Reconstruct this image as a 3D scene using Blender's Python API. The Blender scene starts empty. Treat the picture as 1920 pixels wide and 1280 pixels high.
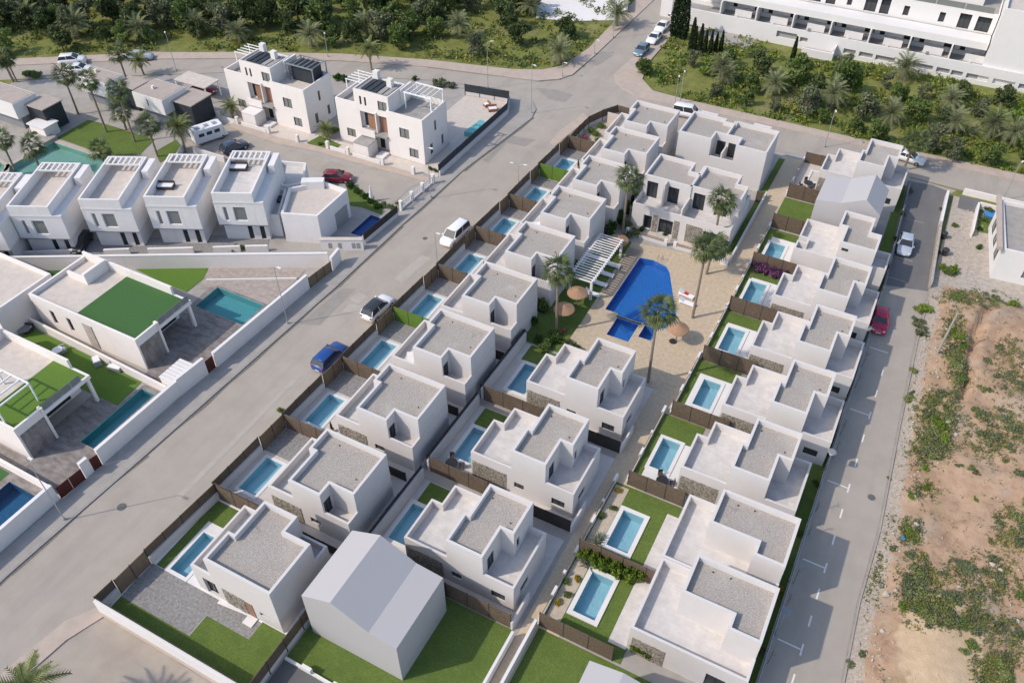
import bpy, bmesh, math, random
from mathutils import Vector, Matrix, Euler
R = math.radians
scene = bpy.context.scene
# ---------------------------------------------------------------- camera, sky, sun, exposure
CAM_H = 64.0
PITCH = R(43.57); YAW = R(27.8); FPX = 1577.7
cd = bpy.data.cameras.new('camera'); cam = bpy.data.objects.new('camera', cd)
scene.collection.objects.link(cam); scene.camera = cam
cam.location = (0, 0, CAM_H); cam.rotation_euler = (math.pi/2 - PITCH, 0, YAW)
cd.sensor_width = 36; cd.lens = 36*FPX/1920; cd.clip_end = 3000
SUN_AZ = R(46); SUN_EL = R(43)            # shadows fall towards +X+Y
w = bpy.data.worlds.new('World'); scene.world = w; w.use_nodes = True
nt = w.node_tree; bg = nt.nodes['Background']
sky = nt.nodes.new('ShaderNodeTexSky'); sky.sky_type = 'NISHITA'; sky.sun_disc = False
sky.sun_elevation = SUN_EL; sky.sun_rotation = math.pi + SUN_AZ
sky.altitude = 50; sky.air_density = 1.0; sky.dust_density = 1.5; sky.ozone_density = 1.0
nt.links.new(sky.outputs[0], bg.inputs[0]); bg.inputs[1].default_value = 0.15
sl = bpy.data.lights.new('sun', 'SUN'); sl.energy = 2.2; sl.angle = R(0.9); sl.color = (1.0, 0.90, 0.79)
so = bpy.data.objects.new('sun', sl); scene.collection.objects.link(so)
dv = Vector((math.sin(SUN_AZ)*math.cos(SUN_EL), math.cos(SUN_AZ)*math.cos(SUN_EL), -math.sin(SUN_EL)))
so.rotation_euler = dv.to_track_quat('-Z', 'Y').to_euler(); so.location = (-60, -60, 90)
vs = scene.view_settings; vs.view_transform = 'Standard'; vs.look = 'None'; vs.gamma = 1; vs.exposure = 0.5
scene.render.engine = 'CYCLES'
scene.cycles.max_bounces = 6; scene.cycles.transparent_max_bounces = 8
C = scene.collection
rnd = random.Random(7)

# ---------------------------------------------------------------- helpers
def P(px, py, z=0.0):
    """a point of the photograph (1920 px wide) surveyed onto the level plane z -> world x, y"""
    x = (px-960)/FPX; y = (py-640)/FPX
    f = math.cos(PITCH)-y*math.sin(PITCH); u = -math.sin(PITCH)-y*math.cos(PITCH)
    X = x*math.cos(YAW)-f*math.sin(YAW); Y = x*math.sin(YAW)+f*math.cos(YAW)
    t = (z-CAM_H)/u
    return (X*t, Y*t)
def PL(pts, z=0.0): return [P(a, b, z) for a, b in pts]

def tag(o, label=None, cat=None, group=None, kind=None):
    if label: o['label'] = label
    if cat: o['category'] = cat
    if group: o['group'] = group
    if kind: o['kind'] = kind
    return o
def empty(name, label, cat, loc=(0, 0, 0), rz=0.0, group=None):
    o = bpy.data.objects.new(name, None); C.objects.link(o)
    o.empty_display_size = .3
    o.location = (loc[0], loc[1], loc[2] if len(loc) > 2 else 0); o.rotation_euler = (0, 0, rz)
    return tag(o, label, cat, group)
def link(name, me, par=None, mat=None):
    o = bpy.data.objects.new(name, me); C.objects.link(o)
    if par is not None: o.parent = par
    if mat is not None and not me.materials: me.materials.append(mat)
    return o
def copy_tree(o, loc=None, rz=None, label=None, parent=None, scale=None):
    c = o.copy(); C.objects.link(c)
    if parent is not None: c.parent = parent
    if loc is not None: c.location = loc
    if rz is not None: c.rotation_euler = (0, 0, rz)
    if scale is not None: c.scale = scale
    if label: c['label'] = label
    for ch in list(o.children): copy_tree(ch, parent=c)
    return c

class G:
    """collects faces; build() links them as one mesh object"""
    def __init__(s): s.v = []; s.f = []; s.m = []
    def add(s, vs, fs, m=0):
        n = len(s.v); s.v += [tuple(p) for p in vs]
        s.f += [tuple(i+n for i in f) for f in fs]; s.m += [m]*len(fs); return s
    def box(s, x0, y0, z0, x1, y1, z1, m=0):
        return s.prism([(x0, y0), (x1, y0), (x1, y1), (x0, y1)], z0, z1, m)
    def prism(s, poly, z0, z1, m=0, bottom=True):
        n = len(poly); a = sum(poly[i][0]*poly[(i+1) % n][1]-poly[(i+1) % n][0]*poly[i][1] for i in range(n))
        if a < 0: poly = poly[::-1]
        vs = [(p[0], p[1], z0) for p in poly]+[(p[0], p[1], z1) for p in poly]
        fs = [(i, (i+1) % n, n+(i+1) % n, n+i) for i in range(n)]+[tuple(range(n, 2*n))]
        if bottom: fs.append(tuple(range(n-1, -1, -1)))
        return s.add(vs, fs, m)
    def rbox(s, c, d, zr, rz, m=0):
        """box centred on c=(x,y), size d=(dx,dy), turned by rz"""
        k, q = math.cos(rz), math.sin(rz)
        p = [(c[0]+k*a-q*b, c[1]+q*a+k*b) for a, b in ((-d[0]/2, -d[1]/2), (d[0]/2, -d[1]/2), (d[0]/2, d[1]/2), (-d[0]/2, d[1]/2))]
        return s.prism(p, zr[0], zr[1], m)
    def tube(s, p0, p1, r0, r1=None, n=6, m=0, cap=True):
        r1 = r0 if r1 is None else r1
        p0 = Vector(p0); p1 = Vector(p1); d = (p1-p0).normalized()
        a = d.orthogonal().normalized(); b = d.cross(a)
        vs = []
        for p, r in ((p0, r0), (p1, r1)):
            for i in range(n):
                t = 2*math.pi*i/n; vs.append(p+(a*math.cos(t)+b*math.sin(t))*r)
        fs = [(i, (i+1) % n, n+(i+1) % n, n+i) for i in range(n)]
        if cap: fs += [tuple(range(n-1, -1, -1)), tuple(range(n, 2*n))]
        return s.add(vs, fs, m)
    def cone(s, c, r, z0, z1, n=16, m=0):
        vs = [(c[0]+r*math.cos(2*math.pi*i/n), c[1]+r*math.sin(2*math.pi*i/n), z0) for i in range(n)]+[(c[0], c[1], z1)]
        return s.add(vs, [(i, (i+1) % n, n) for i in range(n)]+[tuple(range(n-1, -1, -1))], m)
    def mesh(s, name, mats, smooth=False):
        me = bpy.data.meshes.new(name); me.from_pydata(s.v, [], s.f); 
        for mt in (mats if isinstance(mats, (list, tuple)) else [mats]): me.materials.append(mt)
        if any(s.m): me.polygons.foreach_set('material_index', s.m)
        if smooth: me.polygons.foreach_set('use_smooth', [True]*len(s.f))
        me.update(); return me
    def build(s, name, mats, par=None, smooth=False):
        """vertices are world coordinates: an unrotated parent's place is taken off"""
        if par is not None:
            l = par.location if par.parent is None else par.parent.location*0
            if par.parent is None and l.length > 0: s.v = [(x-l.x, y-l.y, z-l.z) for x, y, z in s.v]
            elif par.parent is not None:
                q = par
                while q.parent is not None: q = q.parent
                l = q.location; s.v = [(x-l.x, y-l.y, z-l.z) for x, y, z in s.v]
        return link(name, s.mesh(name, mats, smooth), par)

def offset(poly, d):
    """inset a CCW polygon by d"""
    n = len(poly); out = []
    for i in range(n):
        p0, p1, p2 = poly[i-1], poly[i], poly[(i+1) % n]
        def nrm(a, b):
            dx, dy = b[0]-a[0], b[1]-a[1]; l = math.hypot(dx, dy); return (-dy/l, dx/l)
        n1, n2 = nrm(p0, p1), nrm(p1, p2)
        k = 1+n1[0]*n2[0]+n1[1]*n2[1]
        out.append((p1[0]+d*(n1[0]+n2[0])/k, p1[1]+d*(n1[1]+n2[1])/k))
    return out
def ccw(poly):
    n = len(poly); a = sum(poly[i][0]*poly[(i+1) % n][1]-poly[(i+1) % n][0]*poly[i][1] for i in range(n))
    return poly if a > 0 else poly[::-1]

def wallface(g, A, B, z0, z1, ops, depth=.16):
    """one wall from A to B (outside on the right hand) with real openings (s0,s1,za,zb) and reveals"""
    dx, dy = B[0]-A[0], B[1]-A[1]; L = math.hypot(dx, dy); dx /= L; dy /= L; nx, ny = -dy, dx
    pt = lambda s, z, d=0: (A[0]+dx*s+nx*d, A[1]+dy*s+ny*d, z)
    ops = [(max(.02, a), min(L-.02, b), max(z0, c), min(z1, d)) for a, b, c, d in ops]
    ss = sorted({0, L}|{o[0] for o in ops}|{o[1] for o in ops}); zs = sorted({z0, z1}|{o[2] for o in ops}|{o[3] for o in ops})
    for i in range(len(ss)-1):
        for j in range(len(zs)-1):
            cs, cz = (ss[i]+ss[i+1])/2, (zs[j]+zs[j+1])/2
            if any(o[0] < cs < o[1] and o[2] < cz < o[3] for o in ops): continue
            g.add([pt(ss[i], zs[j]), pt(ss[i+1], zs[j]), pt(ss[i+1], zs[j+1]), pt(ss[i], zs[j+1])], [(0, 1, 2, 3)])
    for a, b, c, d in ops:
        for (s0, q0, s1, q1) in ((a, c, b, c), (b, c, b, d), (b, d, a, d), (a, d, a, c)):
            g.add([pt(s0, q0), pt(s1, q1), pt(s1, q1, depth), pt(s0, q0, depth)], [(0, 1, 2, 3)])
    return pt

def shell(name, poly, z0, z1, mat, par, floor=None, t=.22, ops=None, glass=None, frame=None, floormat=None, floorname='roof_deck', wname='window', depth=.16, mull=1):
    """walls round a CCW footprint, open parapet at the top, openings per edge; windows become parts of par"""
    ops = ops or {}; poly = list(poly); g = G(); n = len(poly)
    for i in range(n):
        A, B = poly[i], poly[(i+1) % n]
        wallface(g, A, B, z0, z1, ops.get(i, []), depth)
    if floor is None:
        g.add([(p[0], p[1], z1) for p in poly], [tuple(range(n))])
    else:
        q = offset(poly, t)
        vs = [(p[0], p[1], z1) for p in poly]+[(p[0], p[1], z1) for p in q]+[(p[0], p[1], floor-.02) for p in q]
        fs = []
        for i in range(n):
            j = (i+1) % n; fs += [(i, j, n+j, n+i), (n+i, n+j, 2*n+j, 2*n+i)]
        g.add(vs, fs)
        if floormat is not None:
            q2 = offset(poly, t-.03)
            G().add([(p[0], p[1], floor) for p in q2], [tuple(range(n))]).build(floorname, floormat, par)
    o = g.build(name, mat, par)
    for i in range(n):
        A, B = poly[i], poly[(i+1) % n]
        for a, b, c, d in ops.get(i, []):
            window(par, A, B, a, b, c, d, depth, frame, glass, wname, mull)
    return o
def window(par, A, B, a, b, c, d, depth, frame, glass, name='window', mull=1):
    dx, dy = B[0]-A[0], B[1]-A[1]; L = math.hypot(dx, dy); dx /= L; dy /= L; nx, ny = -dy, dx
    def bar(g, s0, s1, q0, q1, d0, d1):
        g.prism([(A[0]+dx*s+nx*e, A[1]+dy*s+ny*e) for s, e in ((s0, d0), (s1, d0), (s1, d1), (s0, d1))], q0, q1)
    g = G(); k = .06
    bar(g, a, b, c, c+k, depth-.06, depth); bar(g, a, b, d-k, d, depth-.06, depth)
    bar(g, a, a+k, c+k, d-k, depth-.06, depth); bar(g, b-k, b, c+k, d-k, depth-.06, depth)
    for j in range(1, mull+1):
        m_ = a+(b-a)*j/(mull+1); bar(g, m_-k/2, m_+k/2, c+k, d-k, depth-.06, depth)
    o = g.build(name, frame or MAT['dark_frame'], par)
    g = G(); bar(g, a, b, c, d, depth-.02, depth+.02); g.build('pane', glass or MAT['glass'], o)
    return o

# ---------------------------------------------------------------- materials
MAT = {}
def pm(name, col, rough=.85, var=.12, scale=2.5, bump=0.0, bscale=20.0, spec=.3, col2=None, detail=6, contrast=.5, metal=0):
    m = bpy.data.materials.new(name); m.use_nodes = True; t = m.node_tree; b = t.nodes['Principled BSDF']
    b.inputs['Roughness'].default_value = rough; b.inputs['Metallic'].default_value = metal
    b.inputs['Specular IOR Level'].default_value = spec
    geo = t.nodes.new('ShaderNodeNewGeometry')
    nz = t.nodes.new('ShaderNodeTexNoise'); nz.inputs['Scale'].default_value = scale; nz.inputs['Detail'].default_value = detail; nz.inputs['Roughness'].default_value = .65
    t.links.new(geo.outputs['Position'], nz.inputs['Vector'])
    rp = t.nodes.new('ShaderNodeValToRGB'); e = rp.color_ramp.elements
    c1 = tuple(max(0, c*(1-var)) for c in col); c2 = col2 or tuple(min(1, c*(1+var)) for c in col)
    e[0].position = .5-contrast/2; e[1].position = .5+contrast/2; e[0].color = (*c1, 1); e[1].color = (*c2, 1)
    t.links.new(nz.outputs['Fac'], rp.inputs['Fac']); t.links.new(rp.outputs[0], b.inputs['Base Color'])
    if bump:
        n2 = t.nodes.new('ShaderNodeTexNoise'); n2.inputs['Scale'].default_value = bscale; n2.inputs['Detail'].default_value = 3
        t.links.new(geo.outputs['Position'], n2.inputs['Vector'])
        bp = t.nodes.new('ShaderNodeBump'); bp.inputs['Strength'].default_value = bump; bp.inputs['Distance'].default_value = .05
        t.links.new(n2.outputs['Fac'], bp.inputs['Height']); t.links.new(bp.outputs[0], b.inputs['Normal'])
    MAT[name] = m; return m
def mixin(name, col, scale, lo, hi, detail=4, stretch=None, strength=1.0):
    """lay a second noise-driven colour (stains, wear, moss) over a material made by pm"""
    m = MAT[name]; t = m.node_tree; b = t.nodes['Principled BSDF']
    src = b.inputs['Base Color'].links[0].from_socket
    geo = t.nodes.new('ShaderNodeNewGeometry'); nz = t.nodes.new('ShaderNodeTexNoise')
    nz.inputs['Scale'].default_value = scale; nz.inputs['Detail'].default_value = detail; nz.inputs['Roughness'].default_value = .6
    v = geo.outputs['Position']
    mp = t.nodes.new('ShaderNodeMapping'); mp.inputs['Scale'].default_value = stretch or (1, 1, 1)
    mp.inputs['Location'].default_value = (scale*3.7, 11.3, 5.1)
    t.links.new(v, mp.inputs['Vector']); t.links.new(mp.outputs[0], nz.inputs['Vector'])
    mr = t.nodes.new('ShaderNodeMapRange'); mr.inputs[1].default_value = lo; mr.inputs[2].default_value = hi
    mr.inputs[4].default_value = strength
    t.links.new(nz.outputs['Fac'], mr.inputs[0])
    mx = t.nodes.new('ShaderNodeMix'); mx.data_type = 'RGBA'
    t.links.new(mr.outputs[0], mx.inputs[0]); t.links.new(src, mx.inputs[6]); mx.inputs[7].default_value = (*col, 1)
    t.links.new(mx.outputs[2], b.inputs['Base Color'])
def stripes(name, col, scale, axis, lo, hi, strength=1.0):
    """thin straight joints every 1/scale metre along a world axis (flat printed grain on real boards)"""
    m = MAT[name]; t = m.node_tree; b = t.nodes['Principled BSDF']
    src = b.inputs['Base Color'].links[0].from_socket
    geo = t.nodes.new('ShaderNodeNewGeometry'); sx = t.nodes.new('ShaderNodeSeparateXYZ'); t.links.new(geo.outputs['Position'], sx.inputs[0])
    if axis == 3:
        ad = t.nodes.new('ShaderNodeMath'); ad.operation = 'ADD'; t.links.new(sx.outputs[0], ad.inputs[0]); t.links.new(sx.outputs[1], ad.inputs[1]); s0 = ad.outputs[0]
    else: s0 = sx.outputs[axis]
    mu = t.nodes.new('ShaderNodeMath'); mu.operation = 'MULTIPLY'; mu.inputs[1].default_value = scale; t.links.new(s0, mu.inputs[0])
    fr = t.nodes.new('ShaderNodeMath'); fr.operation = 'FRACT'; t.links.new(mu.outputs[0], fr.inputs[0])
    pg = t.nodes.new('ShaderNodeMath'); pg.operation = 'PINGPONG'; pg.inputs[1].default_value = .5; t.links.new(fr.outputs[0], pg.inputs[0])
    mr = t.nodes.new('ShaderNodeMapRange'); mr.inputs[1].default_value = hi; mr.inputs[2].default_value = lo; mr.inputs[4].default_value = strength
    t.links.new(pg.outputs[0], mr.inputs[0])
    mx = t.nodes.new('ShaderNodeMix'); mx.data_type = 'RGBA'; t.links.new(mr.outputs[0], mx.inputs[0]); t.links.new(src, mx.inputs[6]); mx.inputs[7].default_value = (*col, 1)
    t.links.new(mx.outputs[2], b.inputs['Base Color'])
def leafmat(name, c1, c2, trans=.25):
    m = bpy.data.materials.new(name); m.use_nodes = True; t = m.node_tree; b = t.nodes['Principled BSDF']
    geo = t.nodes.new('ShaderNodeNewGeometry'); rp = t.nodes.new('ShaderNodeValToRGB')
    e = rp.color_ramp.elements; e[0].color = (*c1, 1); e[1].color = (*c2, 1)
    oi = t.nodes.new('ShaderNodeObjectInfo'); ad = t.nodes.new('ShaderNodeMath'); ad.operation = 'MULTIPLY_ADD'
    t.links.new(geo.outputs['Random Per Island'], ad.inputs[0]); ad.inputs[1].default_value = .62
    mu = t.nodes.new('ShaderNodeMath'); mu.operation = 'MULTIPLY'; mu.inputs[1].default_value = .38; t.links.new(oi.outputs['Random'], mu.inputs[0])
    t.links.new(mu.outputs[0], ad.inputs[2]); t.links.new(ad.outputs[0], rp.inputs['Fac'])
    t.links.new(rp.outputs[0], b.inputs['Base Color']); b.inputs['Roughness'].default_value = .6
    b.inputs['Specular IOR Level'].default_value = .25
    tr = t.nodes.new('ShaderNodeBsdfTranslucent'); t.links.new(rp.outputs[0], tr.inputs['Color'])
    mx = t.nodes.new('ShaderNodeMixShader'); mx.inputs[0].default_value = trans
    out = t.nodes['Material Output']; t.links.new(b.outputs[0], mx.inputs[1]); t.links.new(tr.outputs[0], mx.inputs[2]); t.links.new(mx.outputs[0], out.inputs['Surface'])
    MAT[name] = m; return m
def watermat(name, tint, rough=.03):
    m = bpy.data.materials.new(name); m.use_nodes = True; t = m.node_tree; t.nodes.remove(t.nodes['Principled BSDF'])
    tr = t.nodes.new('ShaderNodeBsdfTransparent'); tr.inputs[0].default_value = (*tint, 1)
    gl = t.nodes.new('ShaderNodeBsdfGlossy'); gl.inputs['Roughness'].default_value = rough
    fr = t.nodes.new('ShaderNodeFresnel'); fr.inputs[0].default_value = 1.33
    geo = t.nodes.new('ShaderNodeNewGeometry'); nz = t.nodes.new('ShaderNodeTexNoise'); nz.inputs['Scale'].default_value = 3.5
    t.links.new(geo.outputs['Position'], nz.inputs['Vector'])
    bp = t.nodes.new('ShaderNodeBump'); bp.inputs['Strength'].default_value = .35; bp.inputs['Distance'].default_value = .04
    t.links.new(nz.outputs['Fac'], bp.inputs['Height']); t.links.new(bp.outputs[0], gl.inputs['Normal']); t.links.new(bp.outputs[0], fr.inputs['Normal'])
    mx = t.nodes.new('ShaderNodeMixShader'); t.links.new(fr.outputs[0], mx.inputs[0]); t.links.new(tr.outputs[0], mx.inputs[1]); t.links.new(gl.outputs[0], mx.inputs[2])
    t.links.new(mx.outputs[0], t.nodes['Material Output'].inputs['Surface']); MAT[name] = m; return m

pm('white', (.61, .58, .56), .9, .03, .8, .05, 60); mixin('white', (.60, .56, .51), .9, .55, .95, 5, (1, 1, .18), .45)
pm('white_clean', (.70, .68, .66), .85, .03, .8)
pm('white_old', (.73, .70, .68), .9, .05, .9, .08, 40); mixin('white_old', (.50, .44, .38), 1.3, .58, .88, 6, (1.5, 1.5, .12), .6)
pm('white_warm', (.76, .71, .67), .9, .03, .8); mixin('white_warm', (.58, .5, .44), 1.1, .58, .9, 5, (1, 1, .15), .5)
pm('model_grey', (.43, .415, .415), .7, .01, .3)
pm('gravel', (.36, .325, .29), .95, .32, 10, .5, 18, .1, (.49, .45, .405), 8, .35); mixin('gravel', (.16, .15, .14), .9, .66, .8, 3, None, .7)
pm('terrace', (.56, .53, .50), .8, .14, 1.1, 0, 20, .25, (.67, .635, .60)); mixin('terrace', (.46, .44, .42), 1.6, .5, .75, 6, (.35, 2.2, 1), .55); stripes('terrace', (.46, .44, .42), 1.6, 1, .012, .03, .4)
pm('terrace_flat', (.55, .51, .47), .85, .1, .7); mixin('terrace_flat', (.38, .35, .32), .8, .55, .8, 5, None, .5)
pm('cobble', (.24, .23, .22), .9, .3, 4.5, .4, 9, .2, (.34, .33, .32), 5, .4)
pm('asphalt', (.36, .32, .275), .95, .06, .35, .15, 60, .2, (.40, .36, .31)); mixin('asphalt', (.29, .262, .228), .22, .5, .72, 5, (2.2, .35, 1), .6); mixin('asphalt', (.45, .40, .345), .12, .55, .75, 4, None, .6)
pm('asphalt_new', (.155, .152, .15), .95, .08, .5, .2, 60, .2); mixin('asphalt_new', (.21, .205, .2), .35, .5, .75, 5, (2, .5, 1), .6)
pm('asphalt_dark', (.13, .128, .126), .95, .1, .5, .2, 60, .2)
pm('pavement', (.36, .335, .305), .92, .1, .8, .1, 40, .2); mixin('pavement', (.25, .235, .215), .5, .5, .75, 5, None, .6)
pm('pavement_pink', (.45, .37, .31), .92, .1, .9, .1, 40, .2); mixin('pavement_pink', (.33, .3, .26), .5, .5, .75, 5, None, .5)
pm('kerb', (.33, .31, .29), .9, .15, 2)
pm('path_beige', (.50, .40, .28), .9, .15, 3.0, .15, 30, .2, (.58, .48, .35))
pm('deck_beige', (.48, .38, .265), .88, .2, 2.6, .1, 30, .2, (.58, .475, .34)); stripes('deck_beige', (.42, .34, .24), 1.4, 0, .01, .03, .35); stripes('deck_beige', (.42, .34, .24), 1.4, 1, .01, .03, .35)
pm('deck_wood', (.33, .27, .21), .8, .2, 3)
pm('deck_grey', (.25, .225, .21), .8, .3, 1.2, .1, 30, .25, (.33, .30, .28)); mixin('deck_grey', (.13, .10, .085), .6, .45, .7, 5, (1, 3, 1), .8); stripes('deck_grey', (.16, .14, .13), 1.6, 1, .015, .04, .5)
pm('stone_tan', (.42, .37, .33), .85, .2, 1.5); 
pm('lawn', (.10, .155, .035), .95, .3, 6, .5, 30, .1, (.16, .22, .055), 8); mixin('lawn', (.075, .12, .03), .5, .45, .7, 4, None, .6)
pm('turf', (.06, .135, .045), .9, .12, 5, .3, 40, .1)
pm('turf_bright', (.11, .19, .035), .9, .12, 5, .3, 40, .1)
pm('soil', (.20, .14, .10), .95, .3, 2, .4, 12)
pm('sandbed', (.47, .40, .31), .95, .2, 3, .3, 15)
pm('brown_screen', (.135, .10, .072), .85, .3, 3.5); stripes('brown_screen', (.06, .045, .032), 7, 3, .04, .12, .8); mixin('brown_screen', (.2, .15, .105), 1.2, .55, .8, 4, None, .5)
pm('brown_board', (.20, .145, .095), .8, .25, 3); 
pm('fence_dark', (.045, .04, .037), .8, .2, 3)
pm('stone', (.24, .215, .18), .9, .45, 5.5, .7, 7, .2, (.40, .36, .30), 4, .25)
pm('dark_frame', (.03, .03, .032), .4, .05, 2)
pm('white_metal', (.8, .8, .79), .4, .03, 2, 0, 20, .5)
pm('grey_metal', (.42, .43, .44), .45, .06, 2, 0, 20, .5, metal=.4)
pm('grey_paint', (.22, .235, .25), .7, .06, 1)
pm('dark_cladding', (.035, .042, .05), .6, .2, 1)
pm('brown_panel', (.30, .165, .105), .6, .1, 2)
pm('maroon', (.085, .02, .016), .6, .15, 3)
pm('roof_beige', (.40, .345, .30), .95, .1, 1.2, .3, 20)
pm('roof_grey', (.33, .315, .30), .95, .15, 1.0, .2, 20); mixin('roof_grey', (.2, .19, .18), .7, .5, .75, 5, None, .6)
pm('tile_beige', (.55, .49, .43), .85, .12, 1.4)
pm('earth', (.39, .25, .16), .97, .22, .5, .9, 5, .1, (.50, .35, .24), 9); mixin('earth', (.40, .36, .29), .16, .5, .7, 5, None, .7); mixin('earth', (.17, .18, .075), .22, .56, .72, 7, None, .55); mixin('earth', (.24, .15, .095), 1.3, .52, .72, 7, None, .6); mixin('earth', (.52, .42, .33), 3.5, .62, .8, 5, None, .6)
pm('sand_pile', (.50, .375, .235), .97, .12, 1.0, .5, 7, .1)
pm('meadow', (.16, .19, .05), .97, .35, .5, .6, 4, .1, (.25, .25, .08), 8); mixin('meadow', (.34, .28, .17), .13, .56, .72, 5, None, .7); mixin('meadow', (.09, .14, .03), .9, .5, .7, 5, None, .7)
pm('verge', (.33, .285, .23), .95, .25, 2, .5, 8); pm('rubble', (.41, .36, .305), .95, .25, 2, .5, 8)
pm('rock', (.44, .39, .33), .95, .3, 1.5, .5, 9)
pm('terracotta', (.42, .2, .12), .85, .15, 3)
pm('thatch', (.37, .225, .135), .95, .3, 9, .5, 30)
pm('bark', (.20, .16, .12), .95, .3, 6, .6, 14)
pm('palm_bark', (.25, .20, .15), .95, .35, 9, .7, 18)
pm('dead_frond', (.36, .26, .155), .9, .3, 6)
pm('cushion', (.75, .75, .76), .85, .03, 2)
pm('red_cloth', (.5, .02, .035), .8, .1, 4)
pm('blue_cloth', (.06, .22, .52), .7, .15, 4)
pm('wicker', (.07, .055, .05), .8, .2, 5)
pm('pool_light', (.40, .60, .67), .35, .06, 9, 0, 20, .4)
pm('pool_blue', (.035, .19, .56), .35, .3, 9, 0, 20, .4, (.075, .30, .70), 3)
pm('pool_teal', (.30, .50, .44), .5, .08, 1.5)
pm('pool_cyan', (.13, .40, .42), .4, .06, 5)
pm('pool_deepblue', (.03, .14, .28), .4, .06, 5)
pm('pool_tile_blue', (.02, .11, .36), .5, .1, 3)
pm('paint_line', (.72, .70, .67), .8, .08, 6)
pm('rust', (.3, .13, .07), .9, .3, 6)
m = pm('glass', (.035, .04, .045), .06, .05, .5, 0, 20, .6)
m = pm('glass_grey', (.20, .21, .20), .12, .08, .7, 0, 20, .5)
m = pm('shutter', (.30, .30, .29), .6, .05, 2)
pm('tyre', (.012, .012, .013), .9, .1, 5); pm('rim', (.4, .4, .42), .35, .05, 5, metal=.8)
pm('lamp_glow', (.85, .78, .6), .4, .02, 2); pm('plate', (.75, .75, .72), .5, .02, 5); pm('tail_red', (.35, .01, .01), .3, .02, 5)
pm('headlight', (.7, .72, .75), .15, .03, 5, 0, 20, .6)
def paint(name, col):
    m = pm(name, col, .28, .02, 2, 0, 20, .5); m.node_tree.nodes['Principled BSDF'].inputs['Coat Weight'].default_value = .6
for n_, c_ in (('car_blue', (.012, .06, .24)), ('car_white', (.78, .78, .78)), ('car_red', (.42, .008, .05)), ('car_silver', (.42, .46, .53)), ('car_black', (.02, .02, .022)), ('car_maroon', (.2, .012, .03)), ('car_greyblue', (.13, .2, .25)), ('car_darkblue', (.03, .05, .1))): paint(n_, c_)
watermat('water', (.86, .96, .985)); watermat('water_teal', (.85, .95, .92)); watermat('water_blue', (.8, .92, 1.0))
leafmat('leaf_dark', (.045, .068, .022), (.13, .165, .06)); leafmat('leaf_olive', (.09, .11, .055), (.23, .25, .14))
leafmat('leaf_mid', (.07, .115, .03), (.19, .25, .07)); leafmat('leaf_bright', (.09, .15, .02), (.24, .33, .05))
leafmat('leaf_palm', (.04, .06, .02), (.13, .165, .06)); leafmat('leaf_palm_pale', (.13, .15, .07), (.32, .34, .18))
leafmat('leaf_cypress', (.012, .026, .01), (.04, .065, .022)); leafmat('leaf_hedge', (.03, .075, .018), (.09, .16, .035))
leafmat('leaf_purple', (.09, .045, .07), (.28, .12, .25)); leafmat('leaf_grass', (.12, .14, .03), (.34, .33, .07)); leafmat('leaf_silver', (.12, .14, .10), (.28, .31, .24))
leafmat('leaf_weed', (.12, .15, .05), (.30, .33, .13)); leafmat('leaf_scrub', (.09, .12, .055), (.23, .26, .14)); leafmat('leaf_yellow', (.3, .22, .02), (.55, .42, .05)); leafmat('leaf_flower', (.4, .08, .1), (.6, .2, .25))

ORD = ['', 'first', 'second', 'third', 'fourth', 'fifth', 'sixth', 'seventh', 'eighth', 'ninth', 'tenth', 'eleventh', 'twelfth', 'thirteenth', 'fourteenth', 'fifteenth', 'sixteenth']
def sheet(name, poly, z, mat, par=None, kind='structure'):
    poly = ccw(list(poly)); o = G().add([(p[0], p[1], z) for p in poly], [tuple(range(len(poly)))]).build(name, mat, par)
    if par is None: o['kind'] = kind
    return o
def slab(name, poly, z0, z1, mat, par=None, kind='structure'):
    o = G().prism(ccw(list(poly)), z0, z1).build(name, mat, par)
    if par is None: o['kind'] = kind
    return o

pm('lot_beige', (.36, .31, .26), .92, .1, .5); mixin('lot_beige', (.27, .23, .19), .3, .5, .75, 5, None, .6)
pm('dirt', (.17, .155, .135), .95, .3, 3)
pm('asphalt_patch', (.30, .275, .245), .95, .1, .8, .15, 60, .2); pm('asphalt_pale', (.40, .365, .32), .95, .08, .8, .15, 60, .2)

# dirt splashed up from the ground and under copings on the rendered walls, moss and dry grass in lawns
mixin('white', (.50, .46, .41), 3.5, .62, .85, 6, (.6, .6, .5), .35)
mixin('lawn', (.20, .21, .075), 1.8, .58, .8, 6, None, .5)
mixin('gravel', (.52, .49, .45), .35, .55, .8, 4, None, .5)

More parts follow.
